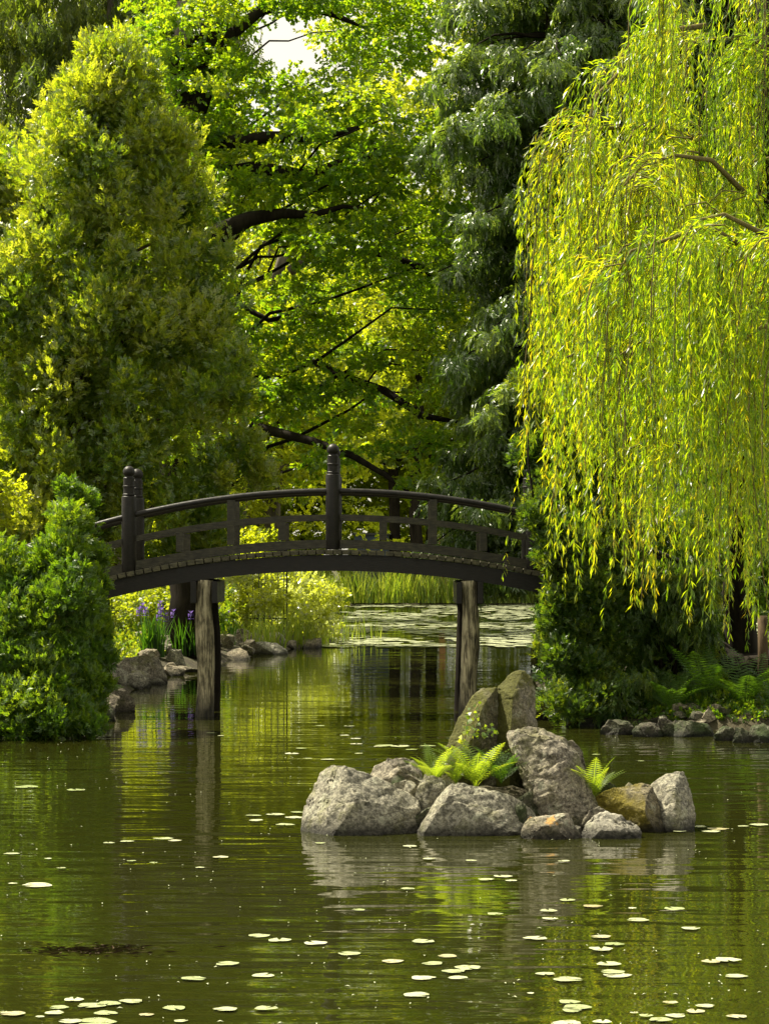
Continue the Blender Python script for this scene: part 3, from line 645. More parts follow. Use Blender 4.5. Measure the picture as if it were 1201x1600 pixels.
rubble([(9, 36.0), (6, 36.8), (4.2, 37.2), (2.95, 38.2)][::-1], 34, ['rockdark', 'rockdark', 'rockbank'], 'dark rubble stone along the shaded right bank edge', 'rubble stones of the right bank', .16, .42, .7, 4)

# ---------------------------------------------------------------- ferns and small plants
def frond(base, d, L, seed, droop=.4, leafn=19, wid=.2):
    r = random.Random(seed); d = unit(np.array(d, float)); hor = d.copy(); hor[2] = 0; hor = unit(hor)
    q = []; p = np.array(base, float); v = d.copy(); side = unit(np.cross(v, [0, 0, 1.])); stem = [p.copy()]
    for i in range(leafn):
        t = i / (leafn - 1); v = unit(v + np.array([0, 0, -droop * 1.9 / leafn]) + hor * .35 / leafn); p = p + v * L / leafn; stem.append(p.copy())
        if t < .12: continue
        l = wid * L * (math.sin(math.pi * min(1, (t * .85 + .13))) ** .8) * r.uniform(.9, 1.1); n = unit(np.cross(side, v))
        for s in (-1, 1):
            dd = unit(side * s + v * .35 + n * .1 + np.array([0, 0, -.15])); ww = L / leafn * .25
            q.append([p, p + dd * l * .4 + v * ww, p + dd * l, p + dd * l * .4 - v * ww])
    w2 = .004
    for a, b in zip(stem[:-1], stem[1:]): q.append([a - side * w2, a + side * w2, b + side * w2, b - side * w2])
    return np.array(q)
def fern(base, L, n, label, mat='fern', seed=0, spread=1.0, az=None, group=None, lean=(0, 0), up=1.0):
    r = random.Random(seed); t = thing('fern', base, label, 'fern', group)
    for i in range(n):
        a = 2 * math.pi * i / n + r.uniform(-.3, .3) if az is None else r.uniform(*az)
        s = r.uniform(.2, .75) * spread; q = frond((0, 0, 0), (math.cos(a) * s + lean[0], math.sin(a) * s + lean[1], up), L * r.uniform(.75, 1.1), seed * 50 + i)
        link('frond', qmesh('frond', q, np.full(len(q), r.random())), M[mat], t)
    return t
fern(P(678, 1222, YI + .6), .40, 18, 'bright green fern with short fronds, left of the islet ferns', seed=3, spread=1.1)
fern(P(742, 1232, YI + .55), .56, 22, 'largest bright green fern, in front of the two mossy upright stones', seed=4)
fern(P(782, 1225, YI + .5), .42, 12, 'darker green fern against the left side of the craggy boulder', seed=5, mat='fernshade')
fern(P(712, 1226, YI + .5), .28, 12, 'small fern between the left fern and the largest fern', seed=9, spread=.9)
fern(P(925, 1250, YI + .62), .46, 16, 'yellow green fern between the craggy boulder and the yellow moss rock', seed=6, spread=.8)
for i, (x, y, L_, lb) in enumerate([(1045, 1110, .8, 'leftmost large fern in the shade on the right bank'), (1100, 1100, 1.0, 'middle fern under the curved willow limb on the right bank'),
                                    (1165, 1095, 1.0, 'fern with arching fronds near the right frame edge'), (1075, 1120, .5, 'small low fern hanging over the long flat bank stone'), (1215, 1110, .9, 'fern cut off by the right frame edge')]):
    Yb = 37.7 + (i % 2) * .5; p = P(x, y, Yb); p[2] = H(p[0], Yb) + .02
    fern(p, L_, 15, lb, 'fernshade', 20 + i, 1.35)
# ivy on the slanted stone
def ivy(pts, label, mat='fern', size=.045):
    t = thing('ivy', pts[0], label, 'ivy'); b = MB(); b.tube([p - pts[0] for p in pts], .006, 5); b.build('stem', M['twig'], t)
    q = []; tt = []
    P_ = np.array(pts); N_ = 46
    k = rng.random(N_) * (len(pts) - 1.001); i = k.astype(int); pos = P_[i] + (P_[i + 1] - P_[i]) * (k - i)[:, None] + rng.normal(0, .035, (N_, 3)); pos[:, 1] -= .05
    v, ti = inst([np.array([kite(1, .95, .2, .15)])], pos - pts[0], rng.normal(size=(N_, 3)) + [0, -.3, -.4], np.array([-.2, -1, .7]) + .5 * rng.normal(size=(N_, 3)), size * rng.uniform(.6, 1.3, N_), rng.random(N_))
    link('leaves', qmesh('leaves', v, ti), M[mat], t)
ivy([P(772, 1140, YI + .92), P(758, 1143, YI + .9), P(745, 1150, YI + .88), P(735, 1120, YI + .92), P(746, 1100, YI + .98)], 'small ivy trailing over the slanted mossy stone')
ivy([P(720, 1200, YI + .8), P(722, 1175, YI + .86), P(726, 1150, YI + .9), P(728, 1128, YI + .93)], 'thin sprig with pale leaves rising left of the slanted mossy stone', 'shrub')

def blades(base, n, h, spread, wid=.02, lean=.25, seed=0, arch=.3):
    "upright sword or reed blades as curved strips, 4 quads each"
    r = np.random.default_rng(seed); q = []
    a = r.uniform(0, 2 * math.pi, n); rr = np.sqrt(r.random(n)) ; bx = np.cos(a) * rr * spread[0]; by = np.sin(a) * rr * spread[1]
    hh = h * r.uniform(.55, 1.1, n); d = r.uniform(0, 2 * math.pi, n); ln = lean * r.random(n); th = r.uniform(0, math.pi, n)
    N_ = 4; V = []
    for k in range(N_):
        def pt(t):
            off = hh * (ln * t + arch * ln * 2 * t ** 3); return np.stack([base[0] + bx + np.cos(d) * off, base[1] + by + np.sin(d) * off, base[2] + hh * t * (1 - .3 * arch * t * ln)], -1)
        p0, p1 = pt(k / N_), pt((k + 1) / N_); w0 = wid * (1 - (k / N_) ** 2); w1 = wid * (1 - ((k + 1) / N_) ** 2)
        sd_ = np.stack([np.cos(th), np.sin(th), 0 * th], -1)
        V.append(np.stack([p0 - sd_ * w0 / 2, p0 + sd_ * w0 / 2, p1 + sd_ * w1 / 2, p1 - sd_ * w1 / 2], 1))
    return np.concatenate(V), np.tile(r.random(n), N_)
def iris(x, y, Yb, n, h, label, nf, seed):
    p = P(x, y, Yb); p[2] = H(p[0], Yb); t = thing('iris', p, label, 'iris', None)
    v, ti = blades((0, 0, 0), n, h, (.28, .2), .035, .3, seed); link('leaves', qmesh('leaves', v, ti), M['iris_leaf'], t)
    r = random.Random(seed)
    for i in range(nf):
        fx, fy, fz = r.uniform(-.35, .35), r.uniform(-.2, .2), h * r.uniform(.95, 1.25)
        b = MB(); b.tube([(fx * .5, fy, 0), (fx, fy, fz)], .008, 5); q = []
        fl = b.build('stalk', M['iris_leaf'], t)
        for k in range(6): q.append(kite(.10, .07, .3, .6 if k % 2 else -.2, (fx, fy, fz), R(60 * k), R(35 if k % 2 == 0 else -25)))
        for k in range(4): q.append(kite(.07, .05, .3, .3, (fx, fy, fz - .13), R(90 * k), R(25)))
        link('flower', qmesh('flower', np.array(q), np.random.default_rng(i).random(len(q))), M['iris_flower'], fl)
iris(240, 1010, 55.5, 170, .95, 'clump of dark green iris with violet flowers left of the bridge pile', 7, 1)
iris(290, 1000, 57.5, 120, .85, 'second iris clump with fewer violet flowers, behind the left bridge pile', 4, 2)
iris(352, 985, 63, 60, .8, 'small iris tuft with one or two violet flowers, right of the left bridge pile', 2, 3)

def shrub(name, cs, rs, n, mode, size, mat, label, cat, stems=True, group=None, outer=.5, bark='bark_dark', extra=None, part='foliage'):
    cs = np.array(cs, float); rs = np.array(rs, float); base = cs.mean(0); base[2] = max(0, cs[:, 2].min() - rs[:, 2].max()); off = base
    t = thing(name, base, label, cat, group)
    parts = [clump_sprays(cs, rs, n, mode, size, outer=outer)]
    if extra: parts += extra
    leafobj(part, parts, mat, t, off)
    if stems:
        b = MB()
        for c in cs[rng.permutation(len(cs))[:16]]: branch(b, base + [rng.normal() * .12, rng.normal() * .12, 0], c, .035, .008, .05, 5, .2, 5)
        b.build('stems', M[bark], t, off)
    return t
# pale shrub at the spit, right of the left pile
cs = [P(x, y, Yc) for x, y, Yc in [(x, y, rng.uniform(68, 74)) for x, y in
      [(380, 905), (410, 900), (440, 905), (470, 915), (490, 925), (455, 930), (420, 935), (480, 950), (500, 965), (460, 965), (430, 960), (485, 985), (450, 985), (400, 930), (375, 935), (505, 985), (425, 985), (512, 930), (395, 955), (360, 900)]]]
shrub('dogwood_shrub', cs, [(.45, .6, .36)] * len(cs), 110, 'broad', .28, 'shrub', 'pale yellow green leafy shrub by the water behind the stone pile, under the bridge', 'shrub')
cs = [P(x, y, rng.uniform(74, 79)) for x in range(215, 420, 22) for y in (850, 880, 905, 925)]
shrub('hedge_shrub', cs, [(.5, .6, .45)] * len(cs), 80, 'broad', .30, 'maple', 'sunlit yellow green bush behind the iron fence, seen through the left railing', 'shrub')
cs = [P(x, y, rng.uniform(60, 66)) for x, y in [(190, 935), (215, 945), (240, 940), (265, 930), (175, 960), (200, 970), (225, 965), (290, 935), (300, 950), (275, 960), (345, 940), (340, 960)]]
shrub('low_shrub', cs, [(.4, .5, .3)] * len(cs), 70, 'broad', .26, 'cover', 'low yellow leaved shrub behind the violet iris, under the left end of the bridge', 'shrub')
# ground cover on the left bank
n = 11000; px_ = rng.uniform(-9, -1.4, n); py_ = rng.uniform(37, 78, n); hh = land_h(px_, py_); k = hh > .30
pos = np.stack([px_, py_, hh], -1)[k]; m_ = len(pos)
v, ti = inst(BROAD, pos, rng.normal(size=(m_, 3)) * .6 + [0, 0, 1], rng.normal(size=(m_, 3)) + [0, 0, 1], rng.uniform(.12, .3, m_), rng.random(m_) ** 1.6)
props(link('ground_cover', qmesh('ground_cover', v, ti), M['cover']), 'low mixed leafy ground cover on the left bank', 'ground cover', kind='stuff')
n = 16000; px_ = rng.uniform(2.6, 9, n); py_ = rng.uniform(36.5, 46, n); hh = land_h(px_, py_); k = hh > .12
pos = np.stack([px_, py_, hh], -1)[k]; m_ = len(pos)
v, ti = inst(BROAD, pos, rng.normal(size=(m_, 3)) * .8 + [0, 0, .7], rng.normal(size=(m_, 3)) + [0, 0, 1], rng.uniform(.08, .2, m_), rng.random(m_))
props(link('undergrowth', qmesh('undergrowth', v, ti), M['bush']), 'thin dark undergrowth on the soil of the right bank', 'ground cover', kind='stuff')
# marsh grass and reeds
v1 = [blades((x, y, 0), 60, h, (.35, .3), .025, .3, i) for i, (x, y, h) in enumerate([(-2.9, 66.5, 1.2), (-2.5, 68, 1.3), (-2.1, 68.5, 1.1), (-1.8, 70, 1.2), (-3.2, 65, 1.1)])]
props(link('marsh_grass', qmesh('marsh_grass', np.concatenate([a[0] for a in v1]), np.concatenate([a[1] for a in v1])), M['reed']), 'bright upright marsh grass by the flat pale slab', 'grass', kind='stuff')
v1 = [blades(((px - 600) * Yr / F, Yr, -.05), 9, h, (.5, .4), .03, .2, i) for i, (px, Yr, h) in enumerate([(515, 72, .9), (530, 73, .8), (545, 74, .95), (560, 76, .9), (575, 75, .7), (500, 71, .9), (588, 78, .6)])]
props(link('emergent_rushes', qmesh('emergent_rushes', np.concatenate([a[0] for a in v1]), np.concatenate([a[1] for a in v1])), M['reed']), 'sparse thin rushes standing in the water right of the pale shrub', 'rushes', kind='stuff')
V_, T_ = [], []
for i, xr in enumerate(np.arange(-8, 22, .55)):
    for yr in (121.6, 122.6, 123.6): 
        a = blades((xr + rng.normal() * .2, yr, .1), 46, 1.75 * rng.uniform(.85, 1.12), (.5, .5), .05, .35, i + int(yr)); V_.append(a[0]); T_.append(a[1])
props(link('reed_bed', qmesh('reed_bed', np.concatenate(V_), np.concatenate(T_)), M['reed']), 'dense bed of tall green reeds along the far shore', 'reeds', kind='stuff')

# iron fence on the left bank
ft = thing('iron_fence', (-5.2, 69.6, 0), 'thin black iron picket fence on the left bank behind the pale shrub', 'fence')
b = MB(); x = -8.0
while x < -2.7: b.tube([(x + 5.2, 0, .3), (x + 5.2, 0, 2.75)], .012, 5); x += .17
b.build('pickets', M['iron'], ft)
for z in (.75, 2.6): MB().box((-.15, 0, z), (5.4, .035, .045)).build('rail', M['iron'], ft)
for x in (-8.05, -6.2, -4.4, -2.65): MB().box((x + 5.2, 0, 1.5), (.035, .035, 2.5)).build('post', M['iron'], ft)
# dark blue garden hut beyond the far shore
hp = P(580, 860, 127.5); hut = thing('garden_hut', (hp[0], 127.5, H(hp[0], 127.5)), 'small dark blue hut beyond the reeds, glimpsed through the railing right of the middle post', 'hut')
MB().box((0, 0, 1.35), (1.7, 1.6, 2.7)).build('wall', M['hutwall'], hut)
MB().box((0, 0, 2.75), (1.95, 1.9, .1)).build('roof', M['hutroof'], hut)
MB().box((0, -.815, 1.0), (.75, .03, 1.9)).build('door', M['hutroof'], hut)
hp = P(690, 860, 127); o = MB().box((0, 0, 1.3), (.32, .3, 2.6), None, .02).build('post', M['hutpost']); o.location = (hp[0], 127, H(hp[0], 127)); props(o, 'orange brown wooden post beyond the reeds, seen through the right half of the railing', 'post')

# ---------------------------------------------------------------- trees
def tree(name, base, H_, tr, cs, rs, n, mode, size, mat, bark, label, limbs=None, group=None, nb=26, outer=.5, trunk_top=None, sag=.06, cat='tree', lmat=None, br_r=.09, taper=.25):
    base = np.array(base, float); t = thing(name, base, label, cat, group)
    leafobj('crown', [clump_sprays(cs, rs, n, mode, size, outer=outer)], mat, t, base)
    top = np.array(trunk_top) if trunk_top is not None else base + [0, 0, H_ * .85]
    b = MB(); m = 12; pts = [base + (top - base) * i / (m - 1) + np.array([math.sin(i * .9 + base[0]) * .12 * tr / .3, math.cos(i * .7) * .08, 0]) * (0 < i) for i in range(m)]
    pts[0] = pts[0] - [0, 0, .3]
    b.tube(pts, [tr * (1.25 if i == 0 else 1) * (1 - (1 - taper) * i / (m - 1)) for i in range(m)], 14, True, .2); b.build('trunk', M[bark], t, base)
    b = MB()
    for c in cs[rng.permutation(len(cs))[:nb]]:
        hz = np.hypot(*(c - base)[:2]); zz = min(max(c[2] - hz * (.45 if mode != 'droop' else -.1), base[2] + H_ * .15), top[2]); f = (zz - base[2]) / (top[2] - base[2]); a = base + (top - base) * f
        r0 = br_r * (1.2 - .8 * f); branch(b, a, c, r0, .015, sag if mode != 'droop' else .08, 7, .22, 6)
    b.build('branches', M[bark], t, base)
    if limbs:
        for lm in limbs:
            b = MB(); b.tube(lm[0], lm[1], 12, True, .22); b.build('limb', M[lmat or bark], t, base)
    return t
def crown_ell(c, r, k, shell=.35, cr=(.8, .8, .5), sc_=.35):
    u = unit(rng.normal(size=(k, 3))); rad = rng.random(k) ** shell; cs = np.array(c) + u * rad[:, None] * np.array(r)
    rs = np.array(cr) * (1 + sc_ * rng.uniform(-1, 1, k))[:, None]
    return cs, rs
def keep(cs, rs, f): m = np.array([f(c) for c in cs]); return cs[m], rs[m]
def topx(c): return HX + c[0] * F / c[1], HY - (c[2] - CAMH) * F / c[1]

# big arborvitae at the left, behind the bridge
YT = 50; k = 400; hz = rng.random(k) ** .9
prof = np.interp(hz, [0, .12, .35, .6, .8, .93, 1], [1.8, 2.3, 2.4, 1.95, 1.3, .65, .2])
a = rng.uniform(0, 2 * np.pi, k); rr = rng.random(k) ** .3
bx = -5.35
prof = prof * (1 + .13 * np.sin(a * 3 + hz * 9) + .1 * np.sin(a * 5 - hz * 17) + .10 * rng.normal(size=k))
stray = rng.random(k) < .16; rr = np.where(stray, 1.12, rr)
cs = np.stack([bx + np.cos(a) * prof * rr, YT + np.sin(a) * prof * rr * .9, 2.1 + hz * 10.4], -1); rs = np.tile([.46, .46, .55], (k, 1)) * rng.uniform(.35, 1.3, (k, 1))
u_ = rng.random((90, 3)); ex = np.stack([-7.6 + 2.6 * u_[:, 0], 48.6 + 1.2 * u_[:, 1], 2.6 + 7.4 * u_[:, 2] * (1 - .25 * (1 - u_[:, 0]))], -1); cs = np.concatenate([cs, ex]); rs = np.concatenate([rs, np.tile([.48, .48, .5], (90, 1)) * rng.uniform(.6, 1.2, (90, 1))])
tree('arborvitae_tree', (bx - .9, YT - 1, H(bx, YT)), 12.5, .34, cs, rs, 150, 'fan', .19, 'thuja', 'bark_brown', 'huge broad arborvitae with brownish tips towering behind the left end of the bridge', nb=40, trunk_top=(bx, YT, 11.5))
# second stem of the arborvitae mass at the frame edge
k = 210; hz = rng.random(k); prof = np.interp(hz, [0, .3, .7, 1], [1.5, 1.9, 1.5, .6]); a = rng.uniform(0, 2 * np.pi, k); rr = rng.random(k) ** .3
cs = np.stack([-8.2 + np.cos(a) * prof * rr, 51.5 + np.sin(a) * prof * rr, 2.6 + hz * 8.2], -1); rs = np.tile([.6, .6, .6], (k, 1)) * rng.uniform(.7, 1.15, (k, 1))
tree('arborvitae_tree', (-8.3, 51.5, H(-8, 51)), 9, .26, cs, rs, 150, 'fan', .19, 'thuja', 'bark_brown', 'lower arborvitae cut by the left frame edge, shoulder to the huge one', nb=20)
# small yellow maple at the left frame edge
cs, rs = crown_ell(P(-18, 760, 46), (.42, .6, .7), 14, .4, (.35, .35, .22))
tree('maple_sapling', (-7.3, 46, H(-7.3, 46)), 4, .1, cs, rs, 45, 'broad', .2, 'maple', 'bark_brown', 'small yellow leaved maple at the left frame edge above the bush', nb=10)
# left bush in front of the bridge end
cs, rs = [], []
for x, y, Yc, r_ in [(118, 775, 37.2, .22), (112, 810, 37, .33), (105, 850, 36.8, .42), (80, 880, 36.6, .42), (125, 900, 36.6, .4), (95, 930, 36.3, .48), (40, 890, 36.6, .42), (15, 905, 36.4, .45), (-20, 880, 36.6, .5),
                     (130, 960, 36.5, .38), (60, 965, 36.1, .5), (10, 960, 36.1, .5), (110, 1010, 36.1, .45), (60, 1030, 35.8, .5), (10, 1030, 35.8, .5), (95, 1070, 35.8, .45), (40, 1090, 35.6, .5), (0, 1100, 35.6, .5), (110, 1110, 35.7, .32), (-40, 980, 36, .6), (-50, 1070, 35.8, .6), (128, 1060, 36.2, .28), (75, 1120, 35.5, .3), (145, 925, 37, .22), (150, 870, 37.2, .14), (145, 1000, 36.8, .24), (152, 1035, 37, .2), (150, 1075, 37, .2), (140, 1100, 36.8, .2), (155, 960, 37.2, .16)]:
    for q in range(5):
        cs.append(P(x + rng.normal() * 9, y + rng.normal() * 10, Yc + rng.normal() * .25)); rs.append(np.array([.30, .32, .26]) * r_ / .42 * rng.uniform(.75, 1.2))
cs += [P(x_, 1135 + rng.normal() * 6, 35.4 + rng.normal() * .2) for x_ in np.arange(-70, 150, 9)]; rs += [np.array([.2, .22, .16])] * (len(cs) - len(rs))
cs, rs = np.array(cs), np.array(rs)
cs[:, 2] = np.maximum(cs[:, 2], .14)
shrub('arborvitae_bush', cs, rs, 170, 'fan', .13, 'bush', 'dense bright green bush down to the water, hiding the left end of the bridge', 'shrub', part='foliage')
# top left: tall conifer with hanging foliage
cs, rs = crown_ell((-8.0, 70, 15), (5.2, 3, 7.5), 260, .5, (.9, .9, .6)); cs, rs = keep(cs, rs, lambda c: rng.random() < .8)
cs, rs = keep(cs, rs, lambda c: topx(c)[0] < 370)
tree('larch_tree', (-7.45, 70, H(-7.4, 70)), 24, .3, cs, rs, 75, 'hang', .5, 'drape', 'bark_grey', 'tall loose conifer with hanging foliage in the top left corner', nb=50, trunk_top=(-7.4, 70, 24), br_r=.07)

# the oak with its dark spreading limbs
YO = 58.0
def pl(pts, Y0=YO, dY=0): return [P(x, y, Y0 + dY * i / max(1, len(pts) - 1)) for i, (x, y) in enumerate(pts)]
limbs = [(pl([(270, 450), (305, 400), (345, 362), (390, 342), (440, 333), (490, 336), (535, 322), (570, 326)], YO - 3, -.5), [.30, .27, .22, .16, .11, .075, .05, .02]),
         (pl([(290, 300), (330, 275), (400, 262), (480, 275), (530, 258), (600, 235), (690, 240)], YO - 1.5, -1.5), [.24, .2, .15, .13, .12, .1, .04]),
         (pl([(300, 210), (360, 222), (420, 214), (495, 214), (560, 200)], YO - 2, -1), [.2, .16, .13, .11, .05]),
         (pl([(290, 160), (275, 90), (310, 50), (350, 12), (385, -25)], YO - 2), [.25, .17, .14, .12, .08]),
         (pl([(305, 170), (335, 95), (365, 50), (405, 18), (450, 5), (520, 22), (560, 40)], YO - 2, 1), [.25, .18, .14, .12, .10, .08, .03]),
         (pl([(315, 140), (318, 110), (325, 70), (330, -20)], YO - 2), [.2, .2, .18, .14]),
         (pl([(325, 645), (370, 660), (430, 675), (490, 690), (550, 712), (600, 742), (640, 770)], YO - 1, -3), [.13, .11, .1, .09, .08, .06, .03]),
         (pl([(310, 640), (345, 610), (385, 592), (420, 590)], YO, -1), [.2, .16, .1, .04]),
         (pl([(480, 560), (540, 590), (600, 610), (660, 650), (720, 660)], YO + 1, -2), [.08, .1, .1, .09, .03]),
         (pl([(560, 395), (610, 400), (650, 415), (690, 440), (720, 445)], YO, 0), [.04, .06, .09, .1, .08]),
         (pl([(380, 480), (420, 500), (470, 490), (520, 500)], YO + 1, 0), [.07, .06, .05, .02])]
cs, rs = [], []
for _ in range(430):                      # flattened layers of foliage following the limbs
    lm = limbs[rng.integers(0, len(limbs))][0]; i = rng.integers(0, len(lm)); p = lm[i] + rng.normal(size=3) * [1.0, 1.4, .75]
    cs.append(p); rs.append(np.array([.55, .6, .2]) * rng.uniform(.5, 1.25))
u = rng.uniform(size=(190, 2))
for a_, b_ in u: cs.append(P(280 + 440 * a_, -120 + 700 * b_, YO + rng.normal() * 1.8)); rs.append(np.array([.7, .7, .28]) * rng.uniform(.6, 1.2))
cs, rs = np.array(cs), np.array(rs)
def oakkeep(c):
    x, y = topx(c)
    if (x - 438) ** 2 / 62 ** 2 + (y - 64) ** 2 / 46 ** 2 < 1: return False          # the hole with sky
    if y > 430 and x < 640 and rng.random() < .36: return False
    if 330 < x < 500 and 380 < y < 440 and rng.random() < .7: return False
    if y < 320 and rng.random() < .12: return False
    if 290 < x < 450 and abs(y - (400 - (x - 290) * .5)) < 26 and c[1] < YO + .5: return False
    return y < 775 and x < 740 and x > 215
cs, rs = keep(cs, rs, oakkeep)
tree('oak_tree', (-4.45, YO, H(-4.4, YO)), 14, .55, cs, rs, 36, 'broad', .27, 'oak', 'bark_dark', 'old oak with black spreading limbs filling the middle behind the bridge', limbs, nb=34, trunk_top=(-4.2, YO, 15), br_r=.07, taper=.6)

# bright maple further back with grey limbs
Ym = 84
lm = [(pl([(395, 420), (405, 395), (415, 365)], Ym), [.16, .13, .1]), (pl([(432, 440), (440, 405), (458, 385), (478, 370)], Ym - 4), [.2, .16, .13, .1]), (pl([(452, 425), (485, 400), (515, 372)], Ym - 4), [.18, .14, .1])]
cs, rs = crown_ell((-4.0, Ym, 8.5), (6.0, 3, 6.5), 240, .55, (1.0, 1.0, .45))
tree('maple_tree', (-3.6, Ym + 1, H(-3, Ym)), 17, .35, cs, rs, 26, 'broad', .4, 'maple', 'bark_grey', 'sunlit yellow green maple with pale grey limbs behind the oak', lm, nb=30)
cs, rs = crown_ell((1.2, 92, 6.5), (4.5, 2.5, 5.0), 120, .55, (1.0, 1.0, .45))
cs, rs = crown_ell((-4.0, 80, 7.2), (4.0, 2, 3.6), 110, .5, (.85, .85, .36)); cs, rs = keep(cs, rs, lambda c: c[2] > 3.2)
tree('maple_tree', (-4.4, 80, H(-4.4, 80)), 10, .22, cs, rs, 30, 'broad', .36, 'maple', 'bark_grey', 'low spreading bright maple overhanging the water, glimpsed between oak limbs above the railing', nb=26, br_r=.08)
# trees beyond: individual, each its own crown
def fartree(x, Y_, h, r, mat, label, n=70, nn=38, size=.6, name='broadleaf_tree', bark='bark_dark', tr=.3, zc=.58):
    g = H(x, Y_) ; cs, rs = crown_ell((x, Y_, g + h * zc), (r, r * .7, h * .46), n, .45, (1.3, 1.3, .7))
    return tree(name, (x, Y_, g), h, tr, cs, rs, nn, 'broad', size, mat, bark, label, nb=16, group='trees beyond the pond')
for a in [(-13, 88, 24, 6.5, 'far', 'tall green tree far back behind the arborvitae'), (-8.5, 98, 22, 5, 'maple', 'tall pale green tree behind the larch'),
          (.4, 127, 27, 6, 'far', 'tall tree behind the oak crown'), (2.4, 131, 37, 7, 'maple', 'slim tall tree filling the gap between the oak and the cypress'), (7.5, 128, 26, 6.5, 'far', 'tree behind the tall cypress'), (14, 126, 22, 6.5, 'far', 'tree far back behind the willow'),
          (22, 124, 24, 7, 'far', 'tree far back at the right beyond the willow'), (2.5, 134, 20, 6, 'maple', 'yellow green tree behind the blue hut'), (-4, 132, 22, 6, 'far', 'green tree left of the blue hut'), (-12, 130, 22, 7, 'far', 'green tree beyond the left bank'), (-20, 112, 26, 8, 'far', 'broad tree beyond the left frame edge')]:
    fartree(*a)
fartree(1.6, 125.2, 17, 4.5, 'far', 'tree with a thick dark trunk seen just right of the middle bridge post', 40, 44, .6, tr=.36, zc=.72)
cs = [(x, 132 + rng.normal() * 1.2, .9 + rng.random() * 10.5) for x in np.arange(-24, 30, .16)] + [(x, 139 + rng.normal() * 1.5, .9 + rng.random() * 15) for x in np.arange(-30, 34, .2)]
shrub('shore_thicket', cs, [(1.3, .9, .9)] * len(cs), 46, 'broad', .75, 'farbright', 'green thicket of bushes along the far shore behind the reeds', 'shrub', False)

# tall conifers at the right of the middle
def conifer(name, x, Y_, h, zlow, rbot, rtop, nb_, mat, label, size, n, mode='droop', off=0., tr=.28, cr=(.55, .55, .28), side=None, lean=0):
    g = H(x, Y_); cs, rs = [], []
    b = MB(); base = np.array([x, Y_, g]); t = thing(name, base, label, 'tree')
    for i in range(nb_):
        f = (i + rng.random()) / nb_; z = zlow + (h - zlow) * f; L_ = (rbot + (rtop - rbot) * f) * rng.uniform(.6, 1.15); a = rng.uniform(0, 2 * math.pi)
        p0 = np.array([x + lean * f, Y_, z]); p1 = p0 + [math.cos(a) * L_, math.sin(a) * L_, -.18 * L_]
        pts = branch(b, p0, p1, .05, .012, .12, 6, .1, 5)
        for s in np.arange(.3, 1.02, .7 / max(1, int(L_ / .42))):
            q = p0 + (p1 - p0) * s + [0, 0, .12 * L_ * math.sin(math.pi * s)] + rng.normal(size=3) * .12; cs.append(q); rs.append(np.array(cr) * rng.uniform(.65, 1.15) * (1.15 - .35 * s))
    cs, rs = np.array(cs), np.array(rs)
    cs[:, 2] -= rs[:, 2] * .6
    leafobj('crown', [clump_sprays(cs, rs, n, mode, size)], mat, t, base); b.build('branches', M['bark_dark'], t, base)
    b = MB(); b.tube([(x + lean * i / 11, Y_, g - .3 + (h - g) * i / 11) for i in range(12)], [tr * (1.02 - .85 * i / 11) for i in range(12)], 12, True, .2); b.build('trunk', M['bark_dark'], t, base)
    return t
conifer('cypress_tree', 3.35, 52, 15.5, 2.1, 2.15, 2.3, 165, 'cypress', 'tall dark cypress with silvery drooping sprays right of the middle', .30, 60)
conifer('cypress_tree', 4.35, 57.5, 19, 2.6, 2.5, 2.4, 110, 'cypress', 'taller dark conifer with visible trunk between the cypress and the willow', .36, 60)
conifer('cypress_tree', 7.5, 60, 19, 2, 3, 2.2, 80, 'cypress', 'dark conifer hidden behind the willow', .6, 34)
# right bush in front of the bridge end
cs, rs = [], []
for x, y, Yc, r_ in [(835, 600, 39.9, .3), (850, 650, 40, .4), (870, 560, 40.5, .35), (835, 700, 39.6, .4), (880, 700, 40, .5), (860, 760, 39.2, .4), (845, 800, 38.9, .3), (900, 780, 39.3, .5), (870, 840, 38.8, .42), (860, 880, 38.8, .36), (915, 860, 38.8, .5), (880, 930, 38.6, .45), (865, 970, 38.5, .34),
                     (930, 940, 38.8, .5), (975, 900, 39.2, .5), (900, 990, 38.5, .5), (955, 1000, 38.8, .5), (1000, 980, 39.4, .5), (865, 1030, 38.3, .36), (910, 1050, 38.3, .45), (880, 1085, 38.2, .36), (900, 1115, 38, .25), (925, 1095, 38.2, .35), (930, 800, 39.6, .5), (960, 740, 40, .5), (920, 650, 40.4, .5), (960, 850, 39.6, .5), (905, 600, 40.6, .4)]:
    for q in range(5):
        cs.append(P(x + rng.normal() * 11, y + rng.normal() * 12, min(Yc, 39.5) + rng.normal() * .25)); rs.append(np.array([.30, .34, .26]) * r_ / .42 * rng.uniform(.7, 1.2))
cs, rs = np.array(cs), np.array(rs); cs[:, 2] = np.maximum(cs[:, 2], .22)
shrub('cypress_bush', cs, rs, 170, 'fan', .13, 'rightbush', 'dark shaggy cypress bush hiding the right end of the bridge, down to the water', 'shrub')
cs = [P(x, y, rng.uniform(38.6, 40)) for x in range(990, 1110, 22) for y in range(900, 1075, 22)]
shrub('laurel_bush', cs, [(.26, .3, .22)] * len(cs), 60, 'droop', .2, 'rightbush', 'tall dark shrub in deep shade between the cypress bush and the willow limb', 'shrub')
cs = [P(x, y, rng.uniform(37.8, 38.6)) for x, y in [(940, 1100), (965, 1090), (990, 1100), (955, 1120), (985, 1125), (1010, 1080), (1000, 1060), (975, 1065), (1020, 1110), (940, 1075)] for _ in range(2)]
shrub('grey_shrub', cs, [(.24, .28, .18)] * len(cs), 60, 'droop', .2, 'rightbush', 'low grey green shrub with drooping sprigs over the right bank stones', 'shrub')
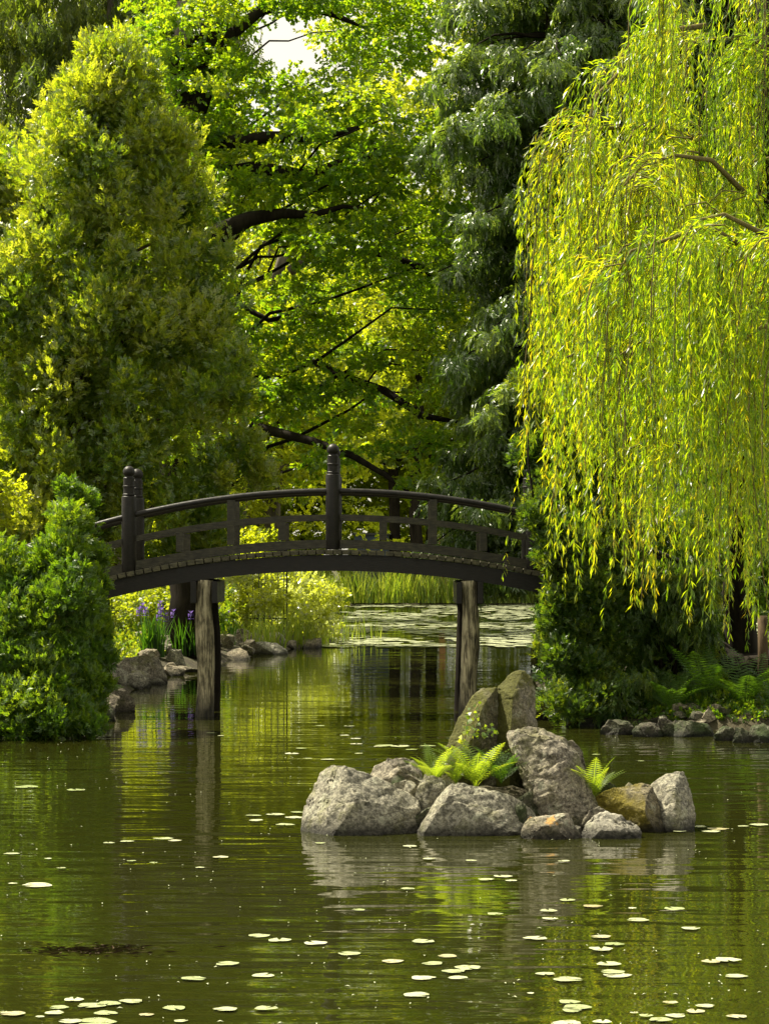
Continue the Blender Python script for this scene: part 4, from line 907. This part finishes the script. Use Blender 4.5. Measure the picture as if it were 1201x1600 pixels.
cs = [P(x + rng.normal() * 12, y + rng.normal() * 12, rng.uniform(42.5, 46)) for x in range(950, 1290, 30) for y in range(800, 1010, 30) if not (1165 < x < 1215 and y > 900)]
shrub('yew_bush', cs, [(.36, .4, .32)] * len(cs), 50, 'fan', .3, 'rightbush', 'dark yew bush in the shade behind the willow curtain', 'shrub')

# ---------------------------------------------------------------- weeping willow
YW = 34.5
wb = np.array([(1165 - 600) * 40.5 / F, 40.5, 0]); wb[2] = H(wb[0], wb[1])
wt = thing('weeping_willow', wb, 'weeping willow with long bright yellow green hanging branches at the right', 'tree')
b = MB()
b.tube([P(1160, 1075, 40.5), P(1158, 1000, 40.4), P(1150, 930, 40.2), P(1165, 800, 39.5), P(1180, 600, 38), P(1200, 350, 36.5), P(1195, 100, 36), P(1190, -120, 36)], [.32, .26, .24, .22, .2, .18, .14, .1], 16, True, .2)
b.build('trunk', M['bark_dark'], wt, wb)
for pts, rad in [([P(1075, 900, 41), P(1085, 960, 40.5), P(1110, 1010, 40), P(1150, 1045, 39.6), P(1200, 1042, 39.4), P(1250, 1000, 39.4), P(1300, 920, 39.4)], [.16, .19, .2, .2, .2, .19, .17]),
                 ([P(1100, 990, 40.4), P(1120, 1015, 40.2), P(1150, 1028, 40.1), P(1180, 1025, 40.2)], [.07, .06, .06, .05])]:
    b = MB(); b.tube(pts, rad, 14, True, .2); b.build('limb', M['bark_dark'], wt, wb)
WL, WT, ST = [], [], MB()
def strand(p, d0, L_, stiff, dens=1.0, tint=.4, ls=1.0, seed=None):
    "a hanging whip: starts along d0, bends to hang, leaves along it"
    n = max(6, int(L_ / .13)); v = unit(np.array(d0, float)); pts = [p.copy()]; sw = rng.normal(size=3) * .05; st = L_ / n; s_ = 0.
    for i in range(n):
        s_ += st; pull = min(1., .25 + s_ / .8) * st * 4.5; v = unit(v + np.array([0, 0, -1.]) * pull + sw * .6 + rng.normal(size=3) * .07)
        p = p + v * st; pts.append(p.copy())
    A = np.array(pts); m = int(L_ / .038 * dens); k = rng.random(m) ** .92 * (len(A) - 1.001); i = k.astype(int); pos = A[i] + (A[i + 1] - A[i]) * (k - i)[:, None]; tv = unit(A[i + 1] - A[i])
    sd_ = rng.normal(size=(m, 3)); sd_ = unit(sd_ - (sd_ * tv).sum(1)[:, None] * tv)
    d = tv * rng.uniform(.7, 1.3, m)[:, None] + sd_ * rng.uniform(.2, 1.1, m)[:, None] + [0, 0, -.3]
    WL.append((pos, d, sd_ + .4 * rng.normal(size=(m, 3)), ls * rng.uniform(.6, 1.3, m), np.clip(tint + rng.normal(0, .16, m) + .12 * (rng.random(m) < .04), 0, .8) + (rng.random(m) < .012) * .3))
    return A
def curtain(top, cnt, Lr, d0=(-.42, -.25, .25), thick=.5, dens=1., tint=.4, stem=.25, side=1.0):
    "top: list of (x, y, Y) pixels along an arching limb; whips fall from it"
    T = np.array([P(*q) for q in top]); 
    cnt = int(cnt * .72); nb_ = max(4, cnt // 10)
    for q in range(nb_):
        k = rng.random() * (len(T) - 1.001); i = int(k); c = T[i] + (T[i + 1] - T[i]) * (k - i) + rng.normal(size=3) * [.06, thick, .12]
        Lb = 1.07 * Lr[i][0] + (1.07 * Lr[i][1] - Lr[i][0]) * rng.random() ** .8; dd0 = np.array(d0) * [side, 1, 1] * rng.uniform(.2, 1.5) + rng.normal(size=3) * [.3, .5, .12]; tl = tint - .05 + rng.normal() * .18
        for _ in range(int(cnt / nb_ * rng.uniform(.35, 1.5))):
            p = c + rng.normal(size=3) * [.075, .12, .07]
            A = strand(p, dd0 + rng.normal(size=3) * .12, Lb * rng.uniform(.5, 1.08) * p[1] / F, .5, dens * rng.uniform(.6, 1.1), tl + rng.normal() * .08)
            if rng.random() < stem * .6: ST.tube(A[::2], [.006 + .004 * (1 - j / len(A[::2])) for j in range(len(A[::2]))], 4, False)
LB = []
def limb_and_curtain(top, cnt, Lr, **k):
    curtain(top, cnt, Lr, **k)
    b = MB(); T = [P(*q) for q in top]; n = len(T); b.tube(T, [.012 + .03 * i / (n - 1) for i in range(n)], 7); b.build('branch', M['twig'], wt, wb)
# far upper drape
limb_and_curtain([(1020, 60, 35), (1045, -40, 35), (1100, -60, 35.5), (1190, -80, 36)], 110, [(150, 420), (200, 560), (250, 620), (250, 620)], tint=.42)
limb_and_curtain([(1040, -60, 34), (1110, -70, 34), (1230, -70, 34)], 120, [(250, 560), (250, 600), (250, 600)], tint=.32, dens=.9)
# slope from the top down to the left tip
limb_and_curtain([(892, 230, 34), (915, 205, 34), (930, 150, 34.5), (985, 95, 35), (1030, 50, 35.5), (1100, 40, 36)], 190, [(250, 470), (200, 480), (200, 500), (180, 480), (180, 420), (150, 400)], tint=.42)
limb_and_curtain([(890, 236, 34.5), (912, 214, 34.6), (930, 200, 34.8), (1000, 200, 35), (1080, 215, 35.5)], 190, [(380, 640), (420, 690), (380, 700), (350, 650), (300, 600)], tint=.45)
limb_and_curtain([(900, 400, 35), (920, 360, 35.3), (1000, 340, 35.6), (1080, 330, 36)], 130, [(300, 450), (350, 520), (350, 560), (350, 600)], tint=.36)
# middle mound
limb_and_curtain([(965, 300, 33), (1000, 262, 33), (1050, 242, 33.3), (1110, 250, 33.6), (1160, 300, 34)], 150, [(150, 420), (150, 520), (200, 560), (200, 560), (200, 500)], tint=.45)
# front big mound at the right
limb_and_curtain([(962, 430, 32), (985, 392, 32), (1050, 372, 32), (1100, 350, 32.2), (1150, 380, 32.5)], 190, [(250, 470), (250, 520), (250, 560), (250, 580), (250, 560)], tint=.42)
limb_and_curtain([(1050, 400, 31.5), (1085, 345, 31.5), (1130, 335, 31.6), (1180, 360, 31.8), (1240, 380, 32)], 160, [(300, 560), (350, 600), (300, 600), (300, 600), (300, 560)], tint=.36)
limb_and_curtain([(960, 560, 33), (1020, 520, 33), (1090, 500, 33), (1160, 480, 33.3), (1230, 480, 33.6)], 170, [(200, 420), (250, 470), (250, 440), (250, 440), (250, 430)], tint=.48)
limb_and_curtain([(1150, 540, 31.5), (1190, 510, 31.5), (1240, 520, 31.6)], 60, [(150, 420), (200, 430), (200, 430)], tint=.3)
# whips beyond the right frame edge; hidden back rows added to shade the bank
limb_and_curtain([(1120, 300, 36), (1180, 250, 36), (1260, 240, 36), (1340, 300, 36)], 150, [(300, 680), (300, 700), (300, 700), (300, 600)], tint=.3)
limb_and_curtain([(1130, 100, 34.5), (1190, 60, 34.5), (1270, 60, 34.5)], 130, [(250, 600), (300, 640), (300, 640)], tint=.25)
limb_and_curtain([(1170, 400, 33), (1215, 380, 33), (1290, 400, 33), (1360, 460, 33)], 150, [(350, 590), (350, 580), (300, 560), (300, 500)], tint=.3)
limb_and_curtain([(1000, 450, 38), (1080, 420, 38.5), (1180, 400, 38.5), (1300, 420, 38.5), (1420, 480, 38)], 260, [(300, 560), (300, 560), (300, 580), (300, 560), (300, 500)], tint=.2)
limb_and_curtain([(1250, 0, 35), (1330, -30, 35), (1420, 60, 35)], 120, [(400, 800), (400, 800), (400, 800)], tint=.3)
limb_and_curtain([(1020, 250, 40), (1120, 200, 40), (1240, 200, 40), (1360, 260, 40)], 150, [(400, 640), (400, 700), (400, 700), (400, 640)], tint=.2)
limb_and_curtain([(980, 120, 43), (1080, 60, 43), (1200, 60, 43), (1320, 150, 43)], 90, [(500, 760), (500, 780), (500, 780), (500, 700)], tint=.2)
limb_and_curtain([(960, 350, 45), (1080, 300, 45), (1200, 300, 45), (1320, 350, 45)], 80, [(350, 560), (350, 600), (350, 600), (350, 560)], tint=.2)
# ragged lower fringes
limb_and_curtain([(880, 560, 34), (930, 540, 34), (1000, 560, 34)], 60, [(150, 300), (200, 380), (250, 400)], tint=.5, dens=.9)
limb_and_curtain([(985, 700, 33), (1010, 690, 33), (1060, 700, 33)], 30, [(200, 315), (150, 270), (150, 260)], tint=.5)
a = [np.concatenate([w_[i] for w_ in WL]) for i in range(5)]
LEAFW = [np.array([kite(1, .14, .25, .12)]), np.array([kite(1, .13, .25, -.1)]), np.array([kite(1, .16, .1, .2)])]
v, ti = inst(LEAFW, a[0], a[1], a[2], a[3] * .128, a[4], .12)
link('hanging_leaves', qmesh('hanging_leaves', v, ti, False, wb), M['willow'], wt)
ST.build('whips', M['twig'], wt, wb)
print('willow leaves', len(ti))
# old stump posts on the right bank
for x, y0, y1, lb in ((1088, 1018, 1072, 'short weathered post standing under the willow limb'), (1190, 962, 1035, 'thin dark post near the right frame edge')):
    p = P(x, y1, 39.2); z = H(p[0], 39.2); t_ = CAMH - (y0 - HY) * 39.2 / F; b = MB()
    b.tube([(0, 0, -.1), (.01, 0, (t_ - z) * .5), (0, .01, t_ - z)], [.085, .08, .075], 10, True, .2); o = b.build('post', M['bark_brown']); o.location = (p[0], 39.2, z); props(o, lb, 'post')
b = MB(); pa, pb_ = P(1010, 1060, 39.5), P(1085, 1045, 39.8); pa[2] = H(pa[0], pa[1]) + .06; pb_[2] = pa[2] + .1; b.tube([pa - pa, (pb_ - pa) * .5 + [0, 0, .03], pb_ - pa], [.09, .1, .08], 10, True, .2)
o = b.build('fallen_log', M['deadwood']); o.location = pa; props(o, 'grey fallen log on the shaded right bank beside the short post', 'log')

# ---------------------------------------------------------------- lily pads
def padmesh(seed):
    r = random.Random(seed); vs = [(0, 0, .008)]; n = 28
    for ring, rr in ((0, .55), (1, 1.0)):
        for i in range(n):
            a = R(12) + (2 * math.pi - R(24)) * i / (n - 1)
            rad = rr * (1 + .07 * math.sin(3 * a + seed) + .05 * math.sin(5 * a + seed * 2) + r.uniform(-.035, .035) * ring)
            vs.append((rad * math.cos(a), rad * math.sin(a), .006 + ring * (.03 + .06 * max(0, noise.noise(Vector((a * 1.4, seed * 5.1, 0))))) + .004 * r.random()))
    fs = [(0, i, i + 1) for i in range(1, n)] + [(i, i + n, i + n + 1, i + 1) for i in range(1, n)]
    me = bpy.data.meshes.new('lily_pad'); me.from_pydata(vs, [], fs); me.polygons.foreach_set('use_smooth', [True] * len(fs)); me.materials.append(M['padleaf']); return me
PM = [padmesh(i) for i in range(5)]
padlist = [(42, 1230, 50), (118, 1235, 40), (18, 1335, 34), (75, 1343, 16), (96, 1358, 20), (20, 1381, 20), (58, 1384, 62), (170, 1318, 24), (198, 1316, 30), (255, 1312, 44), (272, 1314, 30), (205, 1346, 20), (240, 1349, 18), (312, 1357, 20), (345, 1341, 34),
           (500, 1318, 22), (640, 1323, 30), (670, 1343, 30), (735, 1346, 24), (758, 1376, 34), (785, 1370, 40), (798, 1377, 26), (560, 1423, 28), (636, 1390, 30), (880, 1347, 26), (885, 1407, 34), (925, 1417, 44), (856, 1424, 36), (858, 1437, 34), (772, 1430, 34),
           (404, 1463, 46), (436, 1470, 50), (492, 1475, 50), (545, 1492, 48), (660, 1473, 48), (612, 1503, 46), (698, 1495, 40), (675, 1507, 44), (730, 1514, 56), (708, 1520, 50), (660, 1529, 52), (715, 1529, 42), (650, 1556, 56), (302, 1531, 54), (354, 1508, 50), (411, 1525, 48),
           (836, 1467, 52), (938, 1465, 44), (958, 1477, 42), (938, 1485, 50), (995, 1438, 46), (1052, 1421, 44), (1078, 1452, 40), (950, 1508, 52), (955, 1521, 52), (962, 1525, 60), (851, 1523, 42), (886, 1532, 62), (1110, 1504, 40), (1135, 1502, 56), (1148, 1526, 48), (987, 1420, 18),
           (5, 1583, 20), (20, 1586, 55), (85, 1585, 42), (92, 1575, 40), (115, 1563, 42), (142, 1573, 60), (170, 1570, 50), (205, 1567, 50), (165, 1584, 50), (228, 1587, 32), (272, 1577, 48), (352, 1579, 52), (415, 1578, 50), (150, 1598, 80), (62, 1590, 20), (282, 1597, 30), (110, 1598, 50),
           (888, 1568, 46), (892, 1580, 40), (900, 1575, 60), (940, 1598, 40), (1008, 1589, 30), (1046, 1569, 34), (1085, 1581, 40), (1100, 1573, 42), (1150, 1590, 44), (828, 1554, 16), (990, 1585, 18), (1055, 1588, 42), (885, 1600, 60), (1030, 1595, 50),
           (1060, 1300, 30), (1090, 1293, 34), (1120, 1296, 46), (1110, 1300, 40), (1160, 1292, 24), (1185, 1290, 40), (430, 1274, 40), (460, 1278, 40), (395, 1275, 34), (465, 1270, 30), (400, 1283, 30), (445, 1290, 40),
           (512, 1187, 30), (556, 1163, 26), (560, 1178, 18), (600, 1166, 40), (625, 1167, 40), (668, 1166, 34), (590, 1167, 20), (470, 1170, 24), (480, 1186, 20), (538, 1150, 22), (545, 1135, 24), (455, 1178, 30), (642, 1172, 26), (555, 1155, 22), (500, 1135, 20),
           (700, 1168, 20), (345, 1150, 14), (330, 1146, 24), (1000, 1190, 14), (930, 1180, 18)]
pads = [(x, y, w_) for x, y, w_ in padlist]
while len(pads) < 300:                     # the raft below the reeds
    y = 945 + 62 * rng.random() ** 1.3; x = rng.uniform(515, 840) if y < 1000 else rng.uniform(560, 830)
    if y > 990 and rng.random() < .6: continue
    pads.append((x, y, rng.uniform(9, 17)))
rows = []
for i, (x, y, w_) in enumerate(pads):
    Yp = W(y); px_ = (x - HX) * Yp / F; r_ = w_ * Yp / F / 2
    if i >= len(padlist): r_ = rng.uniform(.16, .26)
    o = bpy.data.objects.new('lily_pad', PM[i % 5]); C.objects.link(o); o.location = (px_, Yp, .004 + .0015 * (i % 5)); o.rotation_euler = (rng.normal() * .012, rng.normal() * .012, rng.uniform(0, 6.28)); r_ *= .72; o.scale = (r_, r_, r_ * .5 + .02)
    props(o, 'pale round lily pad floating on the pond', 'lily pad', 'lily pads floating on the pond')
n = 3200; y = 944 + 68 * rng.random(n) ** 1.5; Yp = W(y); xx = rng.uniform(470, 1260, n); pr = rng.uniform(.16, .3, n); px_ = (xx - HX) * Yp / F
k = land_h(px_, Yp) < -.05; k &= noise_k if False else (np.array([noise.noise(Vector((float(a_) * .5, float(b_) * .12, 3.)) ) for a_, b_ in zip(px_, Yp)]) > -.18); px_, Yp, pr = px_[k], Yp[k], pr[k]; m_ = len(px_)
ang = np.arange(8) * math.pi / 4
qs = []
for hseg in (0, 1):
    ids = (0, 1, 2, 3) if hseg == 0 else (4, 5, 6, 7)
for a0 in (0, 2, 4, 6):
    c0 = np.stack([px_, Yp, 0 * px_ + .016], -1)
    def rim(kk): return c0 + np.stack([pr * np.cos(ang[kk % 8]), pr * np.sin(ang[kk % 8]), 0 * pr + .012], -1)
    qs.append(np.stack([c0, rim(a0), rim(a0 + 1), rim(a0 + 2)], 1))
props(link('lily_pad_raft', qmesh('lily_pad_raft', np.concatenate(qs)), M['pad']), 'crowded pale lily pads in front of the far reeds', 'lily pads', kind='stuff')

# drifting bits: leaf litter, blossom and weed on the water
n = 900; y = rng.uniform(1120, 1610, n); Yp = W(y); xx = rng.uniform(-40, 1240, n); cl = np.array([noise.noise(Vector((float(a_) * .006, float(b_) * .02, 9.))) for a_, b_ in zip(xx, y)])
k = rng.random(n) < np.clip(.25 + cl * 1.6, .03, 1); Yp, xx = Yp[k], xx[k]; m_ = len(Yp); c = np.stack([(xx - HX) * Yp / F, Yp, np.full(m_, .006)], -1); sz = rng.uniform(.006, .02, m_)[:, None]; a_ = rng.uniform(0, 6.28, m_)[:, None]
dx = np.concatenate([np.cos(a_), np.sin(a_), 0 * a_], 1) * sz; dy = np.concatenate([-np.sin(a_), np.cos(a_), 0 * a_], 1) * sz * .5; up = np.array([0, 0, .006])
props(link('floating_litter', qmesh('floating_litter', np.stack([c - dx, c - dy + up, c + dx, c + dy + up], 1)), M['pad']), 'tiny pale leaves and blossom drifting on the pond', 'leaf litter', kind='stuff')
n = 260; c0 = P(150, 1485, W(1485)); c = np.stack([c0[0] + rng.normal(size=n) * .22, c0[1] + rng.normal(size=n) * .12, np.full(n, .004)], -1); a_ = rng.normal(size=n)[:, None] * .7; l_ = rng.uniform(.02, .06, n)[:, None]
dx = np.concatenate([np.cos(a_), np.sin(a_), 0 * a_], 1) * l_; dy = np.concatenate([-np.sin(a_), np.cos(a_), 0 * a_], 1) * .005; up = np.array([0, 0, 1]) * rng.uniform(0, .012, n)[:, None]
props(link('water_weed', qmesh('water_weed', np.stack([c - dx, c - dy + up, c + dx + up, c + dy], 1), rng.random(n)), M['bark_brown']), 'dark patch of weed breaking the surface at the lower left', 'water weed', kind='stuff')
